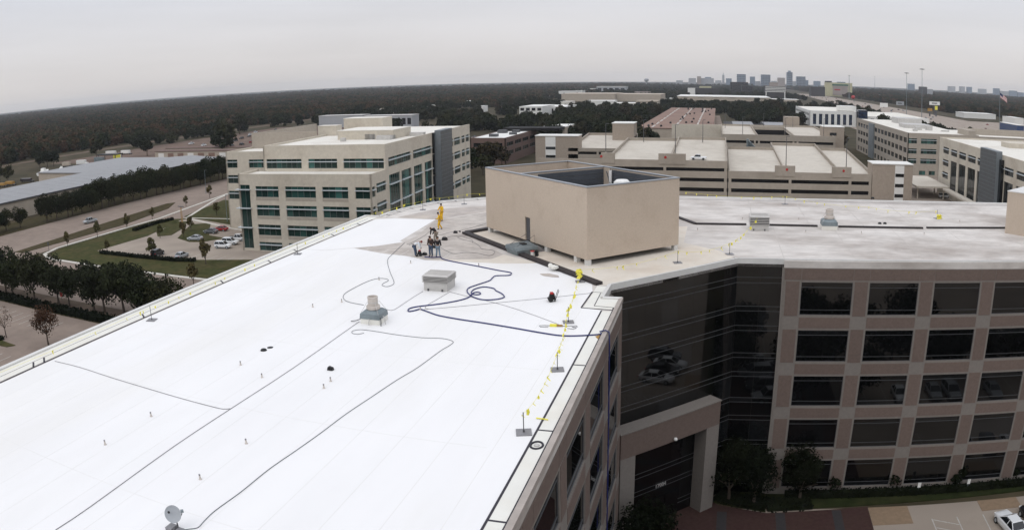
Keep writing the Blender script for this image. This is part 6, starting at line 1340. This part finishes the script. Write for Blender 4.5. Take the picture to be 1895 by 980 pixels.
far_block('store_building', 'yellow-roofed low building on the black office', 'building', zS7, 285, 400, 212, 1850, 60, 'far_yellow')
far_block('store_building', 'small white dome-roofed building left of the black office', 'building', zS7, 172, 240, 228, 1650, 40, 'white_wall')
far_block('office_building', 'dark office tower in the middle distance, main block', 'tower', zS7, 588, 760, 168, 2100, 60, 'far_dark', rows=5, cols_=10, glass='glass_black')
far_block('office_building', 'dark lower step of the middle distance tower', 'tower', zS7, 700, 802, 205, 2050, 60, 'far_dark', rows=4, cols_=6, glass='glass_black')
t, w, h = far_block('office_building', 'banded office on tall white columns left of the highway', 'building', zS7, 932, 1122, 205, 1650, 60, 'far_dark', 'tower_tan')
for k in range(4): MB().box(-1, w + 1, -1.2, -.2, 16 + k * (h - 16) / 4, 17.6 + k * (h - 16) / 4).build('floor_band', MT['white_wall'], t)
for x in (0, w - 2): MB().box(x, x + 2, -1.4, -.1, 0, 17).build('column', MT['white_wall'], t)
far_block('office_building', 'pale tiered top behind the banded office', 'building', zS7, 975, 1050, 172, 1800, 40, 'tower_tan')
t, w, h = far_block('hotel_building', 'pale yellow hotel with grey centre and green band beside the highway', 'building', zS7, 1525, 1775, 172, 2300, 50, 'far_yellow')
MB().box(w * .24, w * .82, -2, -.1, 4, h * .78).build('grey_centre', MT['tower_tan'], t); MB().box(w * .22, w * .84, -2.4, -.1, h * .79, h * .9).build('green_band', MT['far_green'], t); MB().box(0, w * .2, 0, 40, h, h * 1.12).build('roof_house', MT['far_dark'], t); MB().box(w * .45, w * .75, 10, 30, h, h * 1.08).build('roof_house', MT['tower_haze_blue'], t); MB().box(w * .3, w * .52, -2.6, -2.05, h * .45, h * .54).build('red_sign', MT['red'], t)
far_block('office_building', 'dark glass block left of the yellow hotel', 'building', zS7, 1375, 1510, 215, 2200, 50, 'far_dark')
# skyline
sky_ = [(180, 250, 130, 'tower_pale'), (262, 300, 113, 'tower_tan'), (302, 426, 130, 'tower_pale'), (340, 400, 120, 'tower_haze_blue'), (508, 530, 100, 'tower_pale'), (545, 600, 133, 'tower_haze_blue'), (652, 738, 92, 'tower_haze_blue'), (781, 828, 116, 'tower_haze_blue'), (888, 978, 96, 'tower_haze_blue'), (1052, 1120, 126, 'tower_tan'), (1142, 1193, 72, 'tower_haze_blue'), (1237, 1320, 114, 'tower_haze_blue'), (1316, 1347, 150, 'tower_haze_blue'), (1408, 1466, 158, 'tower_haze_blue'), (830, 880, 160, 'tower_pale'), (440, 500, 152, 'tower_pale'), (990, 1040, 158, 'tower_pale'), (60, 120, 152, 'tower_pale'), (1200, 1236, 160, 'tower_pale')]
lb_ = ['pale wide block at the left end of the skyline', 'slim tan tower next to the pale wide block', 'pale long slab in the left skyline', 'bluish block on the long pale slab', 'needle-thin pale tower in the skyline', 'low blue tower right of the needle tower', 'broad blue-grey tower with flat top, largest left of centre', 'narrow blue-grey tower between the two broad ones', 'broad blue-grey tower in the middle of the skyline', 'short tan tower left of the tallest', 'tallest slim blue-grey tower of the skyline', 'broad blue tower right of the tallest', 'low step beside the broad right tower', 'small blue block at the right end of the main skyline', 'low pale block behind the narrow tower', 'low pale block left of the needle tower', 'low pale block left of the short tan tower', 'faint pale block at the far left skyline', 'low pale block between the tallest and the broad right tower']
for i, (x0, x1, yt, m) in enumerate(sky_):
    t, w, h = far_block('skyline_tower', lb_[i], 'tower', zS7, x0, x1, yt, 4300 + 60 * (i % 5), 60, m, rows=8 if i in (6, 8, 10, 11) else 0, cols_=6, glass='far_dark', group='skyline towers')
    if i == 10: MB().box(w * .25, w * .7, 5, 40, h, h + 9).build('crown', MT[m], t)
    if i == 4: MB().tube([(w / 2, 20, h), (w / 2, 20, h + 14)], 2, 6).build('mast', MT[m], t)
for i, (x0, x1, yt, m, v) in enumerate(((428, 465, 123, 'tower_haze_blue', 5200), (510, 545, 142, 'far_dark', 2900), (546, 582, 157, 'tower_pale', 2900), (688, 728, 138, 'tower_pale', 6000), (763, 790, 140, 'tower_pale', 6000), (810, 836, 143, 'tower_haze_blue', 6000), (885, 930, 155, 'tower_pale', 6200), (984, 1015, 152, 'tower_haze_blue', 5600), (1030, 1076, 170, 'tower_pale', 5800), (1088, 1128, 167, 'tower_haze_blue', 5600), (1135, 1172, 178, 'tower_haze_blue', 5600))):
    far_block('skyline_tower', ['blue block over the right forest behind the first mast', 'dark roofed block behind the second mast', 'white block beside the dark roofed one', 'pale tower over the right forest, first of three', 'pale tower over the right forest, second of three', 'bluish tower over the right forest, third of three', 'low pale tower over the right forest after the three', 'teal tower over the right forest left of the flag', 'pale low block right of the flag', 'blue block near the right edge', 'last blue block at the right edge'][i], 'tower', zG, x0, x1, yt, v, 50, m, group='skyline towers')
# retail strip right of the highway
for i, (x0, x1, yt, v, m, lb) in enumerate(((785, 990, 312, 1000, 'white_wall', 'long white store over the parked cars at right'), (1112, 1172, 345, 800, 'white_wall', 'white store at the right edge'), (1128, 1172, 392, 560, 'car_blue', 'blue-fronted store at the right edge'), (115, 170, 190, 2300, 'tower_pale', 'pale store by the highway below the hotel'), (190, 245, 192, 2300, 'white_wall', 'white store right of the pale one below the hotel'), (330, 395, 238, 1700, 'far_green', 'green-fronted store by the highway'))):
    far_block('store_building', lb, 'store', zG, x0, x1, yt, v, 40, m, 'white_wall')
def billboard(Z, x0, x1, y0, y1, v, label, m='paint_white', art=None):
    (u0, z1), (u1, z0) = on_v(*Z(x0, y0), v), on_v(*Z(x1, y1), v); t = thing('billboard', label, 'billboard', ((u0 + u1) / 2, v, 0), 0, 'billboards'); w = (u1 - u0) / 2
    MB().box(-w, w, -.3, .3, z0, z1).build('panel', MT[m], t); MB().tube([(0, .6, 0), (0, .6, z0)], 1.1, 8).build('post', MT['steel_dark'], t)
    if art: MB().box(-w * .55, w * .45, -.36, -.305, z0 + (z1 - z0) * .35, z0 + (z1 - z0) * .65).build('printed_band', MT[art], t)
billboard(zG, 560, 627, 236, 262, 1050, 'white billboard with dark lettering right of the second mast', 'paint_white', 'car_grey'); billboard(zG, 240, 290, 246, 275, 1300, 'white billboard by the highway left of the first mast'); billboard(zG, 345, 395, 236, 262, 1400, 'pale billboard over the green store', 'tower_pale', 'car_grey'); billboard(zG, 548, 578, 280, 300, 1000, 'orange sign board below the lettered billboard', 'rust'); billboard(zG, 596, 612, 266, 292, 1000, 'yellow sign board right of the orange one', 'flag_yellow')
u, z = on_v(*zG(66, 210), 1900); t = thing('red_balloon', 'big red balloon sign by the highway', 'balloon', (u, 1900, 0)); MB().lathe([(.5, -5), (4, -3.5), (5.6, 0), (4, 3.5), (.5, 5)], 14, (0, 0, max(z, 5.5))).build('envelope', MT['red'], t, True); MB().tube([(0, 0, 0), (0, 0, max(z, 5.5) - 5)], .3, 5).build('tether', MT['steel_dark'], t)
for i, (x, yb, yt, v) in enumerate(((412, 300, 55, 950), (512, 325, 30, 860), (206, 150, 75, 4000), (40, 240, 70, 2000))):
    u, zt_ = on_v(*zG(x, yt), v); t = thing('light_mast', ['tall highway light mast left of the tallest', 'tallest highway light mast with crown of lamps', 'distant lattice mast on the forest horizon', 'thin light mast beside the yellow hotel'][i], 'light mast', (u, v, 0), 0, 'high light masts')
    r = .45 if v < 1500 else 1.2; MB().tube([(0, 0, 0), (0, 0, zt_)], [r, r * .45], 8).build('pole', MT['galv'], t); MB().lathe([(.3, -.3), (3.2, 0), (3.2, .5), (.3, 1.0)], 12, (0, 0, zt_)).build('lamp_ring', MT['steel_dark'], t)
# flag
v = 700; (u0, z0), (u1, z1) = on_v(*zG(1016, 178), v), on_v(*zG(1063, 248), v); t = thing('flag', 'large american flag drooping from a tall pole at right', 'flag', (u0, v, 0))
MB().tube([(0, 0, 0), (0, 0, z0 + 1.5)], .3, 8).build('pole', MT['galv'], t); W_, Hh = u1 - u0, (z0 - z1)
M_('flag_red', (0.40, 0.03, 0.045), var=.1); M_('flag_blue', (0.02, 0.03, 0.10), var=.1)
for k in range(13):
    a, b = k / 13, (k + 1) / 13; m = MB(); top = lambda s, f: (s * W_, .7 * math.sin(s * 7), z0 - s * Hh * .55 - f * Hh * .45)
    for j in range(8): s0, s1 = j / 8, (j + 1) / 8; m.face([top(s0, b), top(s1, b), top(s1, a), top(s0, a)])
    m.build('stripe', MT['flag_red' if k % 2 == 0 else 'paint_white'], t)
m = MB()
for j in range(4):
    s0, s1 = j / 9.5, (j + 1) / 9.5
    for dy in (-.06, .06): m.face([tuple(Vector(top(s0, 7 / 13)) + Vector((0, dy, 0))), tuple(Vector(top(s1, 7 / 13)) + Vector((0, dy, 0))), tuple(Vector(top(s1, 0)) + Vector((0, dy, 0))), tuple(Vector(top(s0, 0)) + Vector((0, dy, 0)))])
m.build('canton', MT['flag_blue'], t)
u, z = on_v(*zDz(1397, 100), 3500); t = thing('water_tower', 'pale water tower on the wooded horizon', 'water tower', (u, 3500, 0)); MB().tube([(0, 0, 0), (0, 0, z - 8)], 2.5, 8).build('stem', MT['tower_pale'], t); MB().lathe([(2.5, -12), (10, -6), (11, 0), (7, 4), (.5, 6)], 14, (0, 0, z - 4)).build('tank', MT['tower_pale'], t, True)

# ------------------------------------------------------------------ trees of the town, single ones
FOOT = [(-95, 195, 1130, 1430), (-235, -160, 640, 750), (5, 140, 470, 560), (60, 140, 555, 680), (-20, 10, 440, 850), (-340, -240, 840, 900), (-310, -80, 1140, 1340), (-215, -75, 930, 1045), (-175, -110, 490, 540), (-215, -170, 745, 870), (-310, -80, 1330, 1490), (-210, -80, 1040, 1150), (-90, 190, 1420, 1620), (-345, -240, 890, 1010), (-300, -170, 610, 700), (-52, 0, 455, 810), (80, 130, 670, 805), (135, 205, 685, 825), (0, 62, 345, 530), (5, 64, 540, 670), (195, 345, 400, 2600), (-122, -76, 325, 400), (-128, -60, 140, 240), (-60, 62, 100, 355), (-12, 4, 470, 830), (80, 190, 300, 450), (-206, -112, 420, 490), (-150, -100, 420, 460)]
def free(u, v): return not any(a - 4 < u < b + 4 and c - 6 < v < d + 4 for a, b, c, d in FOOT)
rnd = random.Random(5); n = 0
zones = [(-240, -60, 480, 760, 48, 'tree in the wooded blocks behind the dark brown office'), (-330, -60, 860, 1060, 26, 'tree around the small white building and columned school'), (-60, 80, 830, 1050, 40, 'tree in the belt behind the brown-roofed warehouse'), (64, 230, 820, 1350, 22, 'tree along the near side of the highway'), (-330, 120, 1080, 1150, 18, 'tree before the long pale warehouses'), (345, 520, 820, 1350, 18, 'tree right of the highway among the signs')]
for a, b, c, d, k, lb in zones:
    m_ = 0; tries = 0
    while m_ < k and tries < 3000:
        tries += 1; u, v = rnd.uniform(a, b), rnd.uniform(c, d)
        if not free(u, v): continue
        tree('far', u, v, rnd.uniform(.95, 1.7), lb, lb.replace('tree', 'trees', 1), 900 + n); n += 1; m_ += 1
for i in range(26): tree('far', -96 + rnd.uniform(-3, 3) - (i % 2) * 8, 262 + i * 7.5, rnd.uniform(.9, 1.4), 'tree in the dark belt between the cream office and the dark brown office', 'trees beside the brown office', 1400 + i) if not (325 < 262 + i * 7.5 < 400) else tree('far', -74 + rnd.uniform(-2, 2), 262 + i * 7.5, rnd.uniform(.9, 1.4), 'tree in the dark belt right of the dark brown office', 'trees beside the brown office', 1400 + i)
for i in range(9): tree('far', -56 - rnd.uniform(0, 12), 410 + i * 7, rnd.uniform(1.0, 1.5), 'tree between the garage tower and the brown-roofed warehouse', 'trees behind the garage', 1500 + i)
for i in range(5): tree('oak', 66 + i * 3.2 + rnd.uniform(-1, 1), 292 + rnd.uniform(-3, 12), rnd.uniform(.6, .85), f'small tree by the right office entrance, {["leftmost", "second", "middle", "fourth", "rightmost"][i]}', 'trees by the right office', 1600 + i)
for i in range(10): tree('far', 340 + i * 16 + rnd.uniform(-4, 4), 640 + rnd.uniform(-30, 60), rnd.uniform(.7, 1.1), 'tree among the retail lots at the right', 'retail trees', 1700 + i)

# ------------------------------------------------------------------ forests (uncountable: instanced crowns on scattered points)
src = bpy.data.collections.new('forest_crowns')
for k in range(6):
    o = bpy.data.objects.new('forest_crown', crown_mesh('forest_crown', MT['leaf_forest'], 700 + k, 5.0, 4.6, 420, .95, 13, .1 * (k % 3), .5)); src.objects.link(o)
src_town = bpy.data.collections.new('town_crowns')
for k in range(6):
    o = bpy.data.objects.new('town_crown', crown_mesh('town_crown', MT['leaf_town'], 800 + k, 5.0, 4.4, 520, .85, 12, .1 * (k % 2), .5)); src_town.objects.link(o)
def scatter(name, label, pts, src=src):
    me = bpy.data.meshes.new(name); me.from_pydata([p[:3] for p in pts], [], [])
    at_ = me.attributes.new('size', 'FLOAT', 'POINT'); at_.data.foreach_set('value', [p[3] for p in pts])
    o = tag(ob(name, me), label, None, None, 'stuff')
    ng = bpy.data.node_groups.new(name, 'GeometryNodeTree'); ng.interface.new_socket('Geometry', in_out='INPUT', socket_type='NodeSocketGeometry'); ng.interface.new_socket('Geometry', in_out='OUTPUT', socket_type='NodeSocketGeometry')
    N, L = ng.nodes, ng.links; gi, go = N.new('NodeGroupInput'), N.new('NodeGroupOutput'); ip = N.new('GeometryNodeInstanceOnPoints'); ci = N.new('GeometryNodeCollectionInfo')
    ci.inputs['Collection'].default_value = src; ci.inputs['Separate Children'].default_value = True; ci.inputs['Reset Children'].default_value = True
    na = N.new('GeometryNodeInputNamedAttribute'); na.data_type = 'FLOAT'; na.inputs['Name'].default_value = 'size'
    rv = N.new('FunctionNodeRandomValue'); rv.data_type = 'FLOAT_VECTOR'; rv.inputs[0].default_value = (0, 0, 0); rv.inputs[1].default_value = (.2, .2, 6.283)
    L.new(gi.outputs[0], ip.inputs['Points']); L.new(ci.outputs[0], ip.inputs['Instance']); ip.inputs['Pick Instance'].default_value = True
    L.new(rv.outputs[0], ip.inputs['Rotation']); L.new(na.outputs[0], ip.inputs['Scale']); L.new(ip.outputs[0], go.inputs[0])
    o.modifiers.new('trees', 'NODES').node_group = ng; return o
aL, aR = math.atan2(*ray(-60, 210).xy), math.atan2(*ray(1960, 178).xy)
rnd = random.Random(31); west, town, east = [], [], []
for k in range(64000):
    r = 330 * (4300 / 330) ** (rnd.random() ** .62); a = rnd.uniform(aL, aR); u, v = math.sin(a) * r, math.cos(a) * r
    s = rnd.uniform(.75, 1.35) * (1 + max(0, r - 1400) / 2600)
    edge = -486 + 10 * math.sin(v / 37)
    if u < edge and v < 1050: west.append((u, v, 4.2 * s, s))
    elif v >= 1050 and u < -330 + 20 * math.sin(v / 50): west.append((u, v, 4.2 * s, s))
    elif v > 2350 and u < 205 and rnd.random() < .8: town.append((u, v, 3.6 * s, s * .9))
    elif v > 1560 and u < 200 and rnd.random() < .42 and not (-110 < u < 200 and v < 1700): town.append((u, v, 3.4 * s, s * .85))
    elif v > 430 and -440 < u < 195 and free(u, v) and not (-420 < u < -200 and v < 640) and rnd.random() < (.19 if v > 700 else .17): town.append((u, v, 4.6 * s, s * 1.15))
    elif u > 380 and v > 1150: east.append((u, v, 3.8 * s, s))
    elif u > 420 and v > 900 and rnd.random() < .7: east.append((u, v, 3.4 * s, s * .85))
scatter('forest', 'vast brown and green forest stretching from the left to the horizon', west)
scatter('town_woods', 'trees filling the far town below the skyline', town, src_town)
scatter('east_forest', 'dark forest right of the highway under the horizon', east)
b = MB(); NA, NR = 220, 46; rnd = random.Random(3)
for i in range(NR + 1):
    r = 4000 * (9000 / 4000) ** (i / NR)
    for j in range(NA + 1):
        a = aL + (aR - aL) * j / NA; b.v.append((math.sin(a) * r, math.cos(a) * r, 7 + rnd.uniform(0, 9)))
for i in range(NR):
    for j in range(NA): q = i * (NA + 1) + j; b.f.append((q, q + 1, q + NA + 2, q + NA + 1)); b.m.append(0)
M_('canopy', (0.024, 0.030, 0.020), var=.5, scale=.02, col2=(.034, .026, .017), stain=.5, sscale=.004)
tag(b.build('distant_forest', MT['canopy']), 'unbroken forest canopy at the horizon', None, None, 'stuff')

# ------------------------------------------------------------------ haze: thin even air between the camera and the horizon
hz = MB().box(-9500, 9500, -600, 9300, -1.0, 112.0).build('haze', [])
hz['kind'] = 'stuff'; hz['label'] = 'thin grey-blue haze over the town'
hm = bpy.data.materials.new('haze'); hm.use_nodes = True; hm.node_tree.nodes.clear()
ho = hm.node_tree.nodes.new('ShaderNodeOutputMaterial'); hv = hm.node_tree.nodes.new('ShaderNodeVolumePrincipled')
hv.inputs['Color'].default_value = (0.92, 0.95, 1.0, 1); hv.inputs['Density'].default_value = 0.000065; hv.inputs['Anisotropy'].default_value = 0.2
hm.node_tree.links.new(hv.outputs[0], ho.inputs['Volume']); hz.data.materials.append(hm)
